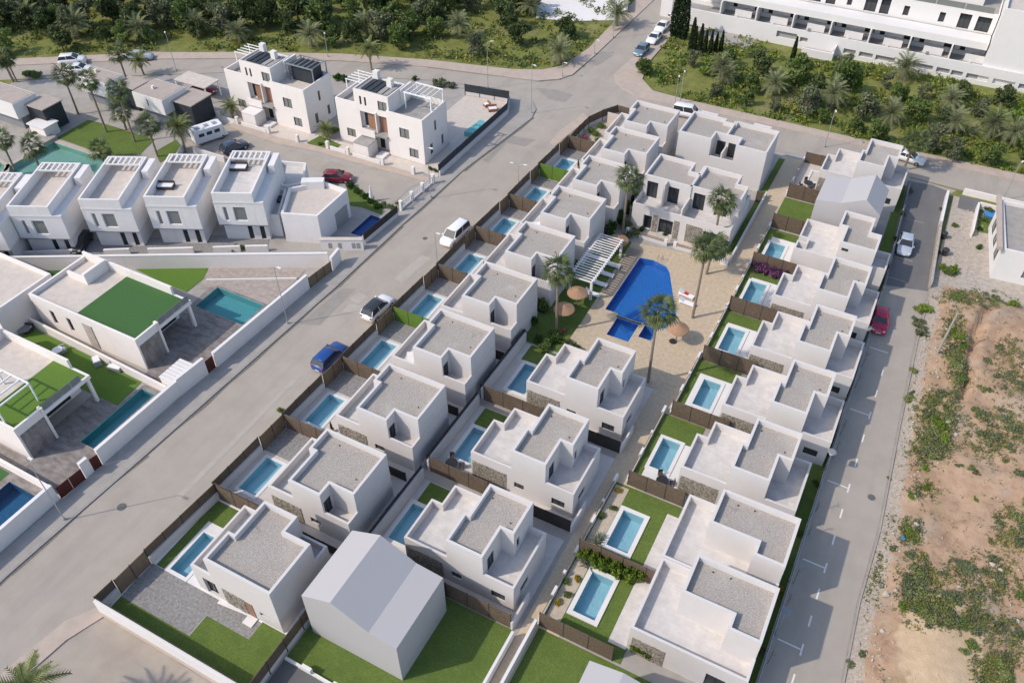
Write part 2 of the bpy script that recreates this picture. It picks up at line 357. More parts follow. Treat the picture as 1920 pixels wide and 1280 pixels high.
def slopemat():
    """bare earth blended by painted masks (where the ground is sand heap or roadside rubble)"""
    m = MAT['earth']; t = m.node_tree; b = t.nodes['Principled BSDF']
    for att, col, col2, sc in (('rub', (.30, .255, .205), (.45, .40, .345), 5.0), ('sand', (.46, .34, .215), (.54, .41, .27), 1.6)):
        src = b.inputs['Base Color'].links[0].from_socket
        a = t.nodes.new('ShaderNodeAttribute'); a.attribute_name = att; geo = t.nodes.new('ShaderNodeNewGeometry')
        nz = t.nodes.new('ShaderNodeTexNoise'); nz.inputs['Scale'].default_value = sc; nz.inputs['Detail'].default_value = 6; t.links.new(geo.outputs['Position'], nz.inputs['Vector'])
        rp = t.nodes.new('ShaderNodeValToRGB'); e = rp.color_ramp.elements; e[0].position = .3; e[1].position = .7; e[0].color = (*col, 1); e[1].color = (*col2, 1); t.links.new(nz.outputs['Fac'], rp.inputs[0])
        n2 = t.nodes.new('ShaderNodeTexNoise'); n2.inputs['Scale'].default_value = 1.3; n2.inputs['Detail'].default_value = 5; t.links.new(geo.outputs['Position'], n2.inputs['Vector'])
        ad = t.nodes.new('ShaderNodeMath'); ad.operation = 'ADD'; t.links.new(a.outputs['Fac'], ad.inputs[0]); t.links.new(n2.outputs['Fac'], ad.inputs[1])
        mr = t.nodes.new('ShaderNodeMapRange'); mr.inputs[1].default_value = .9; mr.inputs[2].default_value = 1.12; t.links.new(ad.outputs[0], mr.inputs[0])
        mx = t.nodes.new('ShaderNodeMix'); mx.data_type = 'RGBA'; t.links.new(mr.outputs[0], mx.inputs[0]); t.links.new(src, mx.inputs[6]); t.links.new(rp.outputs[0], mx.inputs[7]); t.links.new(mx.outputs[2], b.inputs['Base Color'])
slopemat()

pm('plank_tan', (.36, .31, .27), .85, .25, 1.6, .1, 30, .2, (.46, .40, .35)); mixin('plank_tan', (.27, .23, .20), 1.2, .5, .72, 5, (.5, 2.5, 1), .6); stripes('plank_tan', (.25, .21, .18), 2.2, 1, .015, .04, .5)
# ---------------------------------------------------------------- where the pools are cut into the ground
from mathutils.geometry import tessellate_polygon
POOLS = []          # (inner polygon, label, coping width, basin material, water, rim height, depth, coping material)
def rect(x0, y0, x1, y1): return [(x0, y0), (x1, y0), (x1, y1), (x0, y1)]
LEFT = [(-37.88, 27.30), (-37.94, 36.13), (-37.65, 45.67), (-37.40, 54.91), (-37.05, 64.0), (-36.63, 72.92), (-36.45, 81.56), (-36.05, 89.85), (-35.86, 98.38), (-35.95, 106.6)]
LO = [(x-2.2, y-6.3) for x, y in LEFT]                       # front-left ground corner of each villa of the street row
MO = [(-26.6, 31.0), (-26.2, 41.55), (-25.75, 51.9)]        # middle row
RO = {3: (-8.55, 48.9), 4: (-7.55, 58.0), 5: (-7.45, 67.3), 6: (-7.6, 76.4), 8: (-8.9, 104.7)}
for i, (x, y) in enumerate(LO):
    n = i+1
    if n == 1: r = rect(-44.15, 20.75, -42.35, 24.9)
    elif n == 10: continue
    else: r = rect(x-4.55, y+.25, x-2.6, y+4.3)
    POOLS.append((r, 'small blue pool beside the %s street row villa from below' % ORD[n], .32, 'pool_light', 'water', .06, .8, 'white_clean'))
for i, (x, y) in enumerate(MO):
    POOLS.append((rect(x-2.75, y+1.1, x-.75, y+5.2), 'shaded blue pool left of the %s middle row villa from below' % ORD[i+1], .4, 'pool_light', 'water', .06, .8, 'white_clean'))
for n, r, cw in ((1, rect(-11.9, 33.3, -9.95, 37.4), .4), (2, rect(-11.95, 40.4, -9.95, 44.5), .4), (3, rect(-11.75, 50.3, -9.95, 54.2), .35), (4, rect(-10.75, 59.85, -8.9, 63.8), .35),
               (5, rect(-10.9, 68.9, -9.0, 72.9), .35), (6, rect(-11.0, 78.2, -9.1, 82.0), .35), (7, rect(-11.0, 87.0, -9.1, 90.6), .35)):
    POOLS.append((r, 'light blue rectangular pool in the %s garden along the footpath from below' % ORD[n], cw, 'pool_light', 'water', .14, .95, 'white_clean'))
POOLS.append((rect(-10.2, 107.0, -8.9, 109.6), 'tiny blue pool by the far villa at the top end of the right row', .3, 'pool_light', 'water', .14, 1.1, 'white_clean'))
BIG = [(-24.4, 69.25), (-22.75, 69.25), (-22.75, 68.95), (-19.95, 68.95), (-19.6, 69.25), (-17.2, 69.25), (-16.6, 71.0), (-16.8, 72.0), (-20.15, 79.0), (-20.9, 79.95), (-22.7, 80.4), (-24.4, 80.1)]
POOLS.append((BIG, 'large deep blue communal swimming pool on the beige terrace', .3, 'pool_blue', 'water_blue', .03, .9, 'deck_beige'))
POOLS.append((rect(-22.6, 65.4, -20.0, 68.6), 'square blue shallow pool at the near end of the communal pool', .25, 'pool_blue', 'water_blue', .03, .7, 'deck_beige'))
POOLS.append(([(-19.35, 66.7), (-17.85, 66.75), (-17.8, 68.9), (-19.35, 68.9)], 'small dark blue splash pool under the palm by the communal pool', .25, 'pool_blue', 'water_blue', .03, 1.2, 'deck_beige'))
POOLS.append((rect(-66.5, 47.7, -59.5, 51.5), 'wide turquoise pool on the plank terrace of the green-roofed house', .25, 'pool_cyan', 'water', .04, 1.0, 'deck_grey'))
POOLS.append((rect(-62.2, 27.15, -60.35, 35.2), 'long narrow turquoise pool with rounded steps behind the street wall', .2, 'pool_cyan', 'water', .04, 1.0, 'deck_grey'))
POOLS.append((rect(-64.2, 15.0, -60.6, 20.6), 'deep blue pool at the left picture edge behind the street wall', .25, 'pool_deepblue', 'water', .04, 1.2, 'deck_grey'))
POOLS.append((rect(-58.9, 67.6, -57.3, 72.1), 'narrow royal blue pool behind the dark fence beside the street', .15, 'pool_tile_blue', 'water_blue', .04, .5, 'pavement'))
TEAL = PL([(18, 312), (100, 266), (172, 290), (232, 306), (240, 345), (120, 372), (15, 345)])
POOLS.append((ccw(TEAL), 'irregular sea-green pool behind the white town houses', .7, 'pool_teal', 'water_teal', .04, .9, 'pavement_pink'))
TEAL2 = PL([(-60, 318), (-5, 300), (12, 312), (8, 318), (-40, 345)])
POOLS.append((ccw(TEAL2), 'sea-green pool corner at the left picture edge', .5, 'pool_teal', 'water_teal', .04, .9, 'pavement_pink'))
POOLS = [(ccw(p), *r) for p, *r in POOLS]
HOLES = [offset(p, -.06) for p, *_ in POOLS]

def inside(pt, poly):
    x, y = pt; c = False; n = len(poly)
    for i in range(n):
        (x0, y0), (x1, y1) = poly[i], poly[i-1]
        if (y0 > y) != (y1 > y) and x < (x1-x0)*(y-y0)/(y1-y0)+x0: c = not c
    return c
def cut_sheet(name, poly, z, mat, par=None, kind='structure', thick=0.0):
    """a level sheet with the pools left open"""
    poly = ccw(list(poly)); hs = [h for h in HOLES if all(inside(q, poly) for q in h)]
    loops = [[Vector((q[0], q[1], 0)) for q in poly]]+[[Vector((q[0], q[1], 0)) for q in h[::-1]] for h in hs]
    tri = tessellate_polygon(loops); flat = [q for l in loops for q in l]
    g = G(); fs = []
    for a, b, c in tri:
        A, B, D = flat[a], flat[b], flat[c]
        fs.append((a, b, c) if (B-A).cross(D-A).z > 0 else (a, c, b))
    g.add([(q.x, q.y, z) for q in flat], fs)
    if thick:
        n = len(poly); vs = [(p[0], p[1], z) for p in poly]+[(p[0], p[1], z-thick) for p in poly]
        g.add(vs, [(i, n+i, n+(i+1) % n, (i+1) % n) for i in range(n)])
    o = g.build(name, MAT[mat], par)
    if par is None: o['kind'] = kind
    return o
def build_pool(poly, label, cw, basin, water, rim, depth, coping):
    cx = sum(p[0] for p in poly)/len(poly); cy = sum(p[1] for p in poly)/len(poly)
    r = empty('swimming_pool', label, 'pool', (cx, cy, 0)); n = len(poly); g = G()
    vs = [(p[0], p[1], rim) for p in poly]+[(p[0], p[1], -depth) for p in poly]
    g.add(vs, [((i+1) % n, i, n+i, n+(i+1) % n) for i in range(n)]+[tuple(range(n, 2*n))]); g.build('basin', MAT[basin], r)
    G().add([(p[0], p[1], rim-.13) for p in offset(poly, -.002)], [tuple(range(n))]).build('water', MAT[water], r)
    q = offset(poly, -cw); g = G()
    vs = [(p[0], p[1], rim) for p in poly]+[(p[0], p[1], rim) for p in q]+[(p[0], p[1], -.05) for p in q]
    g.add(vs, [((i+1) % n, i, n+i, n+(i+1) % n) for i in range(n)]+[(n+(i+1) % n, n+i, 2*n+i, 2*n+(i+1) % n) for i in range(n)]); g.build('coping', MAT[coping], r)
    return r
for a in POOLS: build_pool(*a)

# ---------------------------------------------------------------- ground, roads, pavements
cut_sheet('ground', rect(-900, -700, 900, 1100), -.03, 'meadow')
cut_sheet('site_ground', [(-132, -30), (-132, 76.5), (-104, 94.3), (-86, 102.5), (-72, 108.1), (-60, 111), (-36, 116.5), (2, 116.5), (2.9, -30)], -.02, 'pavement')
cut_sheet('road_verge', [(8.0, -20), (10.2, -20), (10.0, 92), (7.6, 92)], -.012, 'verge')
road = [(-55.6, -20), (-55.9, 14), (-55.2, 29), (-54.1, 58.2), (-54.0, 72), (-53.6, 87), (-52.4, 98), (-51.7, 105), (-52.2, 107.6), (-54, 109.8), (-60, 111.0), (-72, 108.2), (-86, 102.6), (-104, 94.4), (-134.5, 75.3), (-190, 40),
        (-200, 47), (-138.7, 78.6), (-118, 92.5), (-104, 100.2), (-89.2, 107), (-75, 111.9), (-61.2, 114.9), (-56.4, 116.0), (-53.6, 118.1), (-52.3, 120.6), (-51.9, 130), (-51.6, 156), (-51.4, 240),
        (-45.2, 240), (-45.8, 159), (-45.6, 148), (-45.9, 131), (-46.3, 124), (-45.2, 121.8), (-43.0, 119.9), (-39.8, 118.3), (-32.6, 118.9), (-5.7, 119.9), (16.2, 120.4), (80, 122),
        (80, 113.5), (15, 114.3), (1.0, 114.6), (-20, 112.5), (-31, 112), (-38, 109), (-41.5, 103), (-43.0, 97), (-44.2, 60), (-45.5, 17), (-47.6, 14), (-48.2, 9), (-49, -20)]
sheet('road', road, 0.0, MAT['asphalt'])
SR = sheet('side_road', [(1.9, 114.4), (8.2, 114.0), (7.5, 112.5), (7.9, 90.6), (7.9, 80.2), (8.4, 66.5), (8.9, 53.4), (8.7, 45), (9.0, 37), (9.3, -20), (3.1, -20), (2.9, 88), (1.7, 112)], .004, MAT['asphalt'])
NA = sheet('new_asphalt', [(2.75, 88.6), (7.95, 89.9), (7.6, 113.2), (5, 113.9), (2.0, 113.4)], .009, MAT['asphalt_new'])
slab('street_pavement', [(-58.2, -20), (-58.1, 26), (-57.6, 58), (-56.9, 60.5), (-55.9, 64), (-55.6, 82), (-55.9, 104), (-57.2, 108.2), (-60, 108.9), (-66, 108.1), (-72, 106.2), (-72, 107.6), (-60, 110.6), (-54.2, 109.5), (-52.4, 107.4), (-51.9, 105), (-52.6, 98), (-53.8, 87), (-54.2, 72), (-54.3, 58.2), (-55.4, 29), (-56.1, 14), (-55.8, -20)], -.05, .12, MAT['pavement'])
slab('kerb', [(-55.8, -20), (-56.1, 14), (-55.4, 29), (-54.3, 58.2), (-54.2, 72), (-53.8, 87), (-52.6, 98), (-51.9, 105), (-51.7, 105), (-52.4, 98), (-53.6, 87), (-54.0, 72), (-54.1, 58.2), (-55.2, 29), (-55.9, 14), (-55.6, -20)], -.05, .11, MAT['kerb'])
slab('far_pavement', [(-200, 47), (-138.7, 78.6), (-118, 92.5), (-104, 100.2), (-89.2, 107), (-75, 111.9), (-61.2, 114.9), (-56.4, 116.0), (-53.6, 118.1), (-52.3, 120.6), (-51.9, 130), (-51.6, 156), (-51.4, 240), (-54.6, 240), (-54.8, 156), (-54.0, 131), (-55.2, 122.6), (-57.5, 119.9), (-62.2, 117.6), (-76.2, 114.2), (-90.6, 109.2), (-105.2, 102.2), (-119.7, 94.5), (-140.8, 80.3), (-201, 49)], -.05, .13, MAT['pavement_pink'])
slab('north_pavement', [(-45.2, 240), (-45.8, 159), (-45.6, 148), (-45.9, 131), (-46.3, 124), (-45.2, 121.8), (-43.0, 119.9), (-39.8, 118.3), (-32.6, 118.9), (-5.7, 119.9), (16.2, 120.4), (80, 122), (80, 124), (16, 122.3), (-6, 121.6), (-33.4, 121.2), (-38.5, 121.5), (-41.5, 124.5), (-42.8, 131), (-43, 148), (-43.2, 240)], -.05, .13, MAT['pavement_pink'])
slab('villa_pavement', [(-49.5, -20), (-49.0, 8.5), (-48.2, 13.2), (-46.2, 16.2), (-45.6, 15.2), (-46.8, 12), (-47.3, 8), (-47.5, -20)], -.05, .1, MAT['pavement_pink'])
sheet('lower_lot', [(-47.2, 8), (-46.6, 12.2), (-45.8, 15.2), (-27, 14.4), (-27, -10), (-47, -10)], .004, MAT['lot_beige'])
sheet('corner_apron', PL([(1040, 275), (1062, 256), (1104, 222), (1094, 213), (1050, 245), (1030, 268)]), .05, MAT['pavement_pink'])
# painted markings of the side road
for y in (77.0, 66.8, 56.6, 47.1, 38.8, 30.4):
    G().add([(3.7, y-.05, .012), (5.62, y-.09, .012), (5.62, y+.03, .012), (3.7, y+.07, .012)], [(0, 1, 2, 3)]).build('bay_line', MAT['paint_line'], SR)
y = 28.0
ys = [30.4, 38.8, 47.1, 56.6, 66.8, 77.0]
for a, b in zip(ys[:-1], ys[1:]):
    for k in range(3):
        c = a+(b-a)*k/3
        G().add([(5.58, c-.55, .012), (5.72, c-.55, .012), (5.72, c+.55, .012), (5.58, c+.55, .012)], [(0, 1, 2, 3)]).build('lane_dash', MAT['paint_line'], SR)
for y in (90.5, 95, 99.5, 104):
    G().add([(3.3, y-.04, .016), (5.4, y-.06, .016), (5.4, y+.04, .016), (3.3, y+.06, .016)], [(0, 1, 2, 3)]).build('bay_line', MAT['pavement'], NA)

# dirt gathered along the kerb, patched and worn strips of asphalt (their own flat pieces of the road)
RDO = bpy.data.objects['road']
def dirt(pts, w0, seed):
    q = random.Random(seed)
    for (a, b) in zip(pts[:-1], pts[1:]):
        L, dx, dy = run2(a, b); n = max(1, int(L/3.5)); ws = [q.uniform(.05, w0) for _ in range(n+1)]
        for i in range(n):
            s0, s1 = L*i/n, L*(i+1)/n; A = (a[0]+dx*s0, a[1]+dy*s0); B = (a[0]+dx*s1, a[1]+dy*s1)
            G().add([(A[0], A[1], .007), (A[0]+dy*ws[i], A[1]-dx*ws[i], .007), (B[0]+dy*ws[i+1], B[1]-dx*ws[i+1], .007), (B[0], B[1], .007)], [(0, 1, 2, 3)]).build('gutter_dirt', MAT['dirt'], RDO)
def run2(A, B):
    dx, dy = B[0]-A[0], B[1]-A[1]; L = math.hypot(dx, dy); return L, dx/L, dy/L
dirt([(-55.65, 5), (-55.88, 14), (-55.18, 29), (-54.08, 58.2), (-53.98, 72), (-53.58, 87), (-52.38, 98), (-51.68, 105)], .45, 3)
dirt([(-51.9, 150), (-51.93, 130), (-52.3, 120.7), (-53.6, 118.2), (-56.4, 116.1), (-61.2, 115.0), (-75, 112), (-89.2, 107.1), (-104, 100.3), (-118, 92.6)][::-1], .3, 4)
for k, (pl, m_) in enumerate((([(560, 607), (575, 596), (640, 541), (668, 541), (600, 610)], 'asphalt_patch'), ([(655, 560), (672, 548), (690, 556), (672, 570)], 'asphalt_pale'), ([(738, 523), (790, 478), (808, 484), (754, 530)], 'asphalt_pale'), ([(905, 300), (960, 255), (1005, 262), (985, 275), (950, 268), (915, 306)], 'asphalt_patch'), ([(1003, 165), (1040, 168), (1075, 178), (1060, 192), (1030, 186)], 'asphalt_patch'), ([(1100, 118), (1130, 96), (1150, 104), (1120, 124)], 'asphalt_patch'), ([(620, 700), (900, 420), (905, 424), (628, 706)], 'asphalt_pale'), ([(330, 930), (560, 700), (566, 704), (338, 936)], 'asphalt_pale'), ([(640, 585), (655, 570), (700, 575), (690, 590)], 'asphalt_pale'))):
    sheet('asphalt_patch', PL(pl), .005+.001*k, MAT[m_], RDO)
# ---------------------------------------------------------------- fences and walls
def run(A, B): 
    dx, dy = B[0]-A[0], B[1]-A[1]; L = math.hypot(dx, dy); return L, dx/L, dy/L
def strip(A, B, w):
    L, dx, dy = run(A, B); nx, ny = -dy*w/2, dx*w/2
    return [(A[0]-nx, A[1]-ny), (B[0]-nx, B[1]-ny), (B[0]+nx, B[1]+ny), (A[0]+nx, A[1]+ny)]
def screen_fence(A, B, label, h=1.8, base=0.0, name='screen_fence', mat='brown_screen', step=2.0, cat='fence', group=None, post='fence_dark', side=0.0):
    L, dx, dy = run(A, B); r = empty(name, label, cat, (A[0], A[1], 0), group=group)
    n = max(1, round(L/step)); nx, ny = -dy*side, dx*side
    if base: G().prism(strip(A, B, .2), -.05, base).build('base_wall', MAT['white'], r)
    q = lambda s: (A[0]+dx*s+nx, A[1]+dy*s+ny)
    for i in range(n):
        a, b = L*i/n+.035, L*(i+1)/n-.035
        hh = h+rnd.uniform(-.025, .015)
        G().prism(strip(q(a), q(b), .05), max(0.03, base-.25 if side else base+.003), hh).build('panel', MAT[mat], r)
    for i in range(n+1):
        s = min(max(L*i/n, .03), L-.03); c = q(s)
        G().rbox(c, (.06, .08), (0, h+.05), math.atan2(dy, dx)).build('post', MAT[post], r)
    return r
def low_wall(A, B, label, h=.9, w=.2, mat='white', name='garden_wall', cap=None, cat='wall', group=None):
    r = empty(name, label, cat, (A[0], A[1], 0), group=group)
    G().prism(strip(A, B, w), -.05, h).build('wall', MAT[mat], r)
    if cap: G().prism(strip(A, B, w+.08), h+.002, h+.06).build('coping', MAT[cap], r)
    return r

# ---------------------------------------------------------------- villas
def stone_panel(par, x0, x1, y, z0, z1, nx=0, mat='stone'):
    """cladding proud of a wall that faces -Y: courses of separate stones joined as one cladding part"""
    g = G(); z = z0; q = random.Random(int(x0*100+z1*10))
    while z < z1-.05:
        hh = min(q.uniform(.16, .26), z1-z); x = x0
        while x < x1-.02:
            ww = min(q.uniform(.25, .6), x1-x); d = q.uniform(.03, .075)
            g.box(x+.008, y-d, z+.008, x+ww-.008, y+.01, z+hh-.008); x += ww
        z += hh
    o = g.build('stone_cladding', MAT[mat], par); o['kind'] = 'stuff'; return o
def villa_street(par=None):
    r = empty('villa', '', 'villa')
    blk = [(0, 0), (8.7, 0), (8.7, 6.3), (0, 6.3)]
    shell('ground_floor', blk, -.05, 3.5, MAT['white'], r, 2.65, .2, {0: [(4.3, 5.4, 1.0, 1.7)], 3: [(1.0, 3.6, .05, 2.2), (4.4, 5.6, .05, 2.2)]}, floormat=MAT['terrace'], floorname='terrace_floor')
    tw = [(2.8, 0), (6.15, 0), (6.15, 1.4), (8.65, 1.4), (8.65, 6.3), (2.2, 6.3), (2.2, 3.65), (2.8, 3.65)]
    tw = offset(tw, -.006)
    shell('upper_storey', tw, 2.6, 6.0, MAT['white'], r, 5.42, .24, {1: [(.2, 1.15, 2.72, 4.7)], 7: [(.6, 2.4, 2.7, 4.8)]}, floormat=MAT['gravel'], floorname='gravel_roof')
    stone_panel(r, .15, 3.4, 0, 0, 2.35); vents(r, ((4.1, 5.5), (7.6, 3.1)))
    return r
def vents(r, pts):
    for x, y in pts: G().tube((x, y, 5.42), (x, y, 5.54), .055, .055, 7).build('roof_vent', MAT['dark_cladding'], r)
def villa_court():
    r = empty('villa', '', 'villa')
    blk = [(0, 0), (10.4, 0), (10.4, 5.95), (8.75, 5.95), (8.75, 6.65), (1.05, 6.65), (1.05, 4.45), (0, 4.45)]
    shell('ground_floor', blk, -.05, 3.5, MAT['white'], r, 2.65, .2, {0: [(4.5, 5.5, 1.0, 1.75), (8.3, 9.6, .9, 1.8)], 1: [(1.2, 2.6, 1.0, 1.8)], 7: [(.5, 3.4, .05, 2.2)]}, floormat=MAT['terrace'], floorname='terrace_floor')
    tw = offset([(4.2, 0), (7.6, 0), (7.6, 3.1), (8.8, 3.1), (8.8, 6.6), (4.65, 6.6), (4.65, 3.1), (4.2, 3.1)], -.006)
    shell('upper_storey', tw, 2.6, 6.0, MAT['white'], r, 5.42, .24, {1: [(.75, 1.85, 2.72, 4.7)], 3: [(.5, 1.0, 3.3, 4.5)], 7: [(.5, 2.4, 2.7, 4.8)]}, floormat=MAT['gravel'], floorname='gravel_roof')
    stone_panel(r, .15, 3.7, 0, 0, 2.35); vents(r, ((5.4, 5.7), (7.9, 4.2)))
    return r
def villa_path():
    r = empty('villa', '', 'villa')
    blk = [(0, 0), (9.25, 0), (9.25, 7.0), (0, 7.0)]
    shell('ground_floor', blk, -.05, 3.55, MAT['white'], r, 2.7, .22, {0: [(6.3, 7.8, .05, 2.1)]}, floormat=MAT['terrace'], floorname='terrace_floor')
    tw = offset([(6.65, 1.95), (9.2, 1.95), (9.2, 7.0), (2.65, 7.0), (2.65, 3.25), (6.65, 3.25)], -.006)
    shell('upper_storey', tw, 2.6, 6.0, MAT['white'], r, 5.42, .24, {}, floormat=MAT['gravel'], floorname='gravel_roof')
    stone_panel(r, .3, 3.0, 0, 0, 2.3); vents(r, ((4.2, 6.3), (5.6, 6.4)))
    return r
va = villa_street(); vb = villa_court(); vc = villa_path()
def place(root, used, loc, label, group):
    if not used[0]: used[0] = True; root.location = (*loc, 0); root['label'] = label; root['group'] = group; return root
    c = copy_tree(root, (*loc, 0), label=label); c['group'] = group; return c
GA = 'white villas of the street row'
u = [False]
for i, (x, y) in enumerate(LO):
    if i == 0: continue
    place(va, u, (x, y), '%s white cube villa from the near end of the row along the wide street' % ORD[i+1], GA)
u = [False]
for i, (x, y) in enumerate(MO):
    place(vb, u, (x, y), '%s white villa from below in the middle row left of the footpath' % ORD[i+1] if i < 2 else 'white villa of the middle row next to the communal pool terrace', 'white villas with side terraces')
for n in (3, 4, 5, 6, 8):
    place(vb, u, RO[n], ('%s white villa from the near end of the right row beside the side road' % ORD[n]) if n < 8 else 'farthest white villa of the right row, behind the small grey gabled block', 'white villas with side terraces')
u = [False]
place(vc, u, (-6.75, 32.3), 'nearest white villa of the right row, with a wide roof terrace', 'white villas with wide terraces')
place(vc, u, (-6.85, 39.35), 'second nearest white villa of the right row, built against the nearest one', 'white villas with wide terraces')
# seventh villa of the right row: the same house the other way round
r = empty('villa', 'seventh white villa from the near end of the right row, beside the silver car', 'villa', (-7.7, 86.0, 0), group='white villas with side terraces')
def mv(p, dx=-7.7, dy=86.0, D=6.65): return [(x+dx, D-y+dy) for x, y in p][::-1]
shell('ground_floor', mv([(0, 0), (8.8, 0), (8.8, 2.5), (10.4, 2.5), (10.4, 5.95), (8.75, 5.95), (8.75, 6.65), (0.0, 6.65), (0, 4.9), (1.05, 4.9), (1.05, 4.0), (0, 4.0)]), -.05, 3.5, MAT['white'], r, 2.65, .2, {}, floormat=MAT['terrace'], floorname='terrace_floor')
shell('upper_storey', offset(mv([(3.95, 0), (7.5, 0), (7.5, 3.1), (8.75, 3.1), (8.75, 6.6), (4.75, 6.6), (4.75, 3.25), (3.95, 3.25)]), -.006), 2.6, 6.0, MAT['white'], r, 5.42, .24, {}, floormat=MAT['gravel'], floorname='gravel_roof')
G().box(-2.6, 85.98, 5.0, -1.9, 86.02, 5.3).build('vent', MAT['glass'], r)
# near corner villa (recessed balcony at the back, entrance on the lawn side)
r = empty('villa', 'nearest white villa of the street row with a stone-framed entrance and corner lawn', 'villa', (-40.6, 20.65, 0), group=GA)
shell('ground_floor', [(-40.6, 20.65), (-31.75, 20.65), (-31.75, 27.3), (-40.6, 27.3)], -.05, 3.5, MAT['white'], r, 2.65, .2, {0: [(.9, 2.3, .05, 2.3), (5.35, 6.15, .05, 2.15), (6.75, 8.0, 1.1, 1.65)], 3: [(1, 4, .05, 2.2)]}, floormat=MAT['terrace'], floorname='terrace_floor', depth=.3)
shell('upper_storey', offset([(-38.4, 20.65), (-31.75, 20.65), (-31.75, 25.7), (-34.3, 25.7), (-34.3, 27.3), (-37.75, 27.3), (-37.75, 23.6), (-38.4, 23.6)], -.006), 2.6, 6.0, MAT['white'], r, 5.42, .24, {2: [(.9, 1.9, 2.72, 4.6)]}, floormat=MAT['gravel'], floorname='gravel_roof')
stone_panel(r, -37.6, -35.3, 20.65, 0, 2.3); G().box(-35.22, 20.62, .02, -34.5, 20.66, 2.1).build('door', MAT['brown_panel'], r)
G().box(-35.3, 19.75, 0, -34.35, 20.6, .14).build('doorstep', MAT['white_clean'], r)

# semi-detached pair behind the communal pool
r = empty('paired_villa', 'white double villa with four upper windows facing the communal pool', 'villa', (-21.7, 88, 0))
gf = [(-28.0, 85.9), (-15.3, 85.9), (-15.3, 94.4), (-28.0, 94.4)]
shell('ground_floor', gf, -.05, 3.5, MAT['white'], r, 2.65, .2, {0: [(1.6, 2.7, .05, 2.2), (3.6, 5.5, .05, 2.3), (7.2, 8.3, .05, 2.2), (9.4, 11.3, .05, 2.3)]}, floormat=MAT['terrace'], floorname='terrace_floor', depth=.5)
up = [(-27.9, 88.9), (-21.7, 88.9), (-21.7, 89.05), (-15.4, 89.05), (-15.4, 92.2), (-16.85, 92.2), (-16.85, 94.4), (-21.65, 94.4), (-21.65, 92.3), (-23.0, 92.3), (-23.0, 94.5), (-27.9, 94.5)]
shell('upper_storey', offset(up, -.006), 2.6, 6.0, MAT['white'], r, 5.42, .24, {0: [(.5, 1.95, 2.75, 5.2), (3.3, 4.75, 2.75, 5.2)], 2: [(.4, 1.9, 2.75, 5.2), (3.3, 4.8, 2.75, 5.2)]}, floormat=MAT['gravel'], floorname='gravel_roof', depth=.35)
G().box(-24.95, 87.9, 2.66, -24.75, 88.88, 5.9).build('fin_wall', MAT['white'], r); G().box(-21.8, 86.05, 2.6, -21.6, 88.9, 4.4).build('party_wall', MAT['white'], r)
G().box(-21.9, 88.95, 5.3, -21.65, 94.3, 6.0).build('party_parapet', MAT['white'], r)
for a, b in ((-25.2, -24.5), (-22.4, -21.7), (-20.8, -18.7), (-16.6, -15.4)): stone_panel(r, a, b, 85.9, 0, 2.6)
r = empty('paired_villa', 'white double villa at the top with a dark notch of two balcony doors', 'villa', (-21.6, 104, 0))
shell('ground_floor', [(-27.7, 101.1), (-15.6, 101.1), (-15.6, 107.4), (-27.7, 107.4)], -.05, 3.5, MAT['white'], r, 2.65, .2, {}, floormat=MAT['terrace'], floorname='terrace_floor')
up = [(-27.7, 101.1), (-23.1, 101.1), (-23.1, 103.2), (-19.75, 103.2), (-19.75, 101.1), (-15.6, 101.1), (-15.6, 107.4), (-21.5, 107.4), (-21.5, 106.6), (-22.9, 106.6), (-22.9, 107.4), (-27.7, 107.4)]
shell('upper_storey', offset(up, -.006), 2.6, 6.0, MAT['white'], r, 5.42, .24, {2: [(.3, 1.5, 2.72, 4.9), (1.9, 3.0, 2.72, 4.9)]}, floormat=MAT['gravel'], floorname='gravel_roof')
G().box(-21.55, 101.15, 2.6, -21.35, 103.15, 4.3).build('balcony_wall', MAT['white'], r); G().box(-21.75, 103.3, 5.3, -21.5, 107.2, 6.05).build('party_parapet', MAT['white'], r)
for x in (-25.5, -18.0): G().box(x-1.2, 107.5, 5.4, x+1.2, 107.9, 6.1).build('parapet_block', MAT['white'], r)

# grey unbuilt models: plain blocks with folded roofs
def folded(name, label, x0, x1, y0, y1, prof, z0=-.05):
    """prof: (x, z) roof profile left to right, the same at front and back unless 3 values"""
    r = empty(name, label, 'building', ((x0+x1)/2, (y0+y1)/2, 0)); g = G(); n = len(prof)
    vs = [(p[0], y0, z0) for p in prof]+[(p[0], y0, p[1]) for p in prof]+[(p[0], y1, p[1]) for p in prof]+[(p[0], y1, z0) for p in prof]
    w = [(i, i+1, n+i+1, n+i) for i in range(n-1)]+[(2*n+i, 2*n+i+1, 3*n+i+1, 3*n+i) for i in range(n-1)]
    w += [(3*n, 0, n, 2*n), (n-1, 4*n-1, 3*n-1, 2*n-1)]
    g.add(vs, w); g.build('wall', MAT['model_grey'], r)
    for i in range(n-1):
        a, b = prof[i], prof[i+1]
        G().add([(a[0], y0, a[1]), (b[0], y0, b[1]), (b[0], y1, b[1]), (a[0], y1, a[1])], [(0, 1, 2, 3)]).build('roof_slope', MAT['model_grey'], r)
    return r
folded('grey_block', 'plain pale grey block with a folded roof on the lawn, bottom centre', -29.7, -21.1, 21.85, 28.45, [(-29.7, 5.7), (-26.75, 7.1), (-23.55, 5.45), (-21.1, 5.2)])
folded('grey_block', 'plain grey gabled block with a palm shadow among the right row villas', -7.5, .1, 94.4, 100.6, [(-7.5, 5.3), (-4.6, 5.7), (-1.9, 7.0), (.1, 5.4)])
folded('grey_block', 'plain pale grey roof corner at the bottom picture edge', -8.2, -1.0, 21.0, 27.6, [(-8.2, 5.3), (-5.6, 5.9), (-1.0, 5.2)])
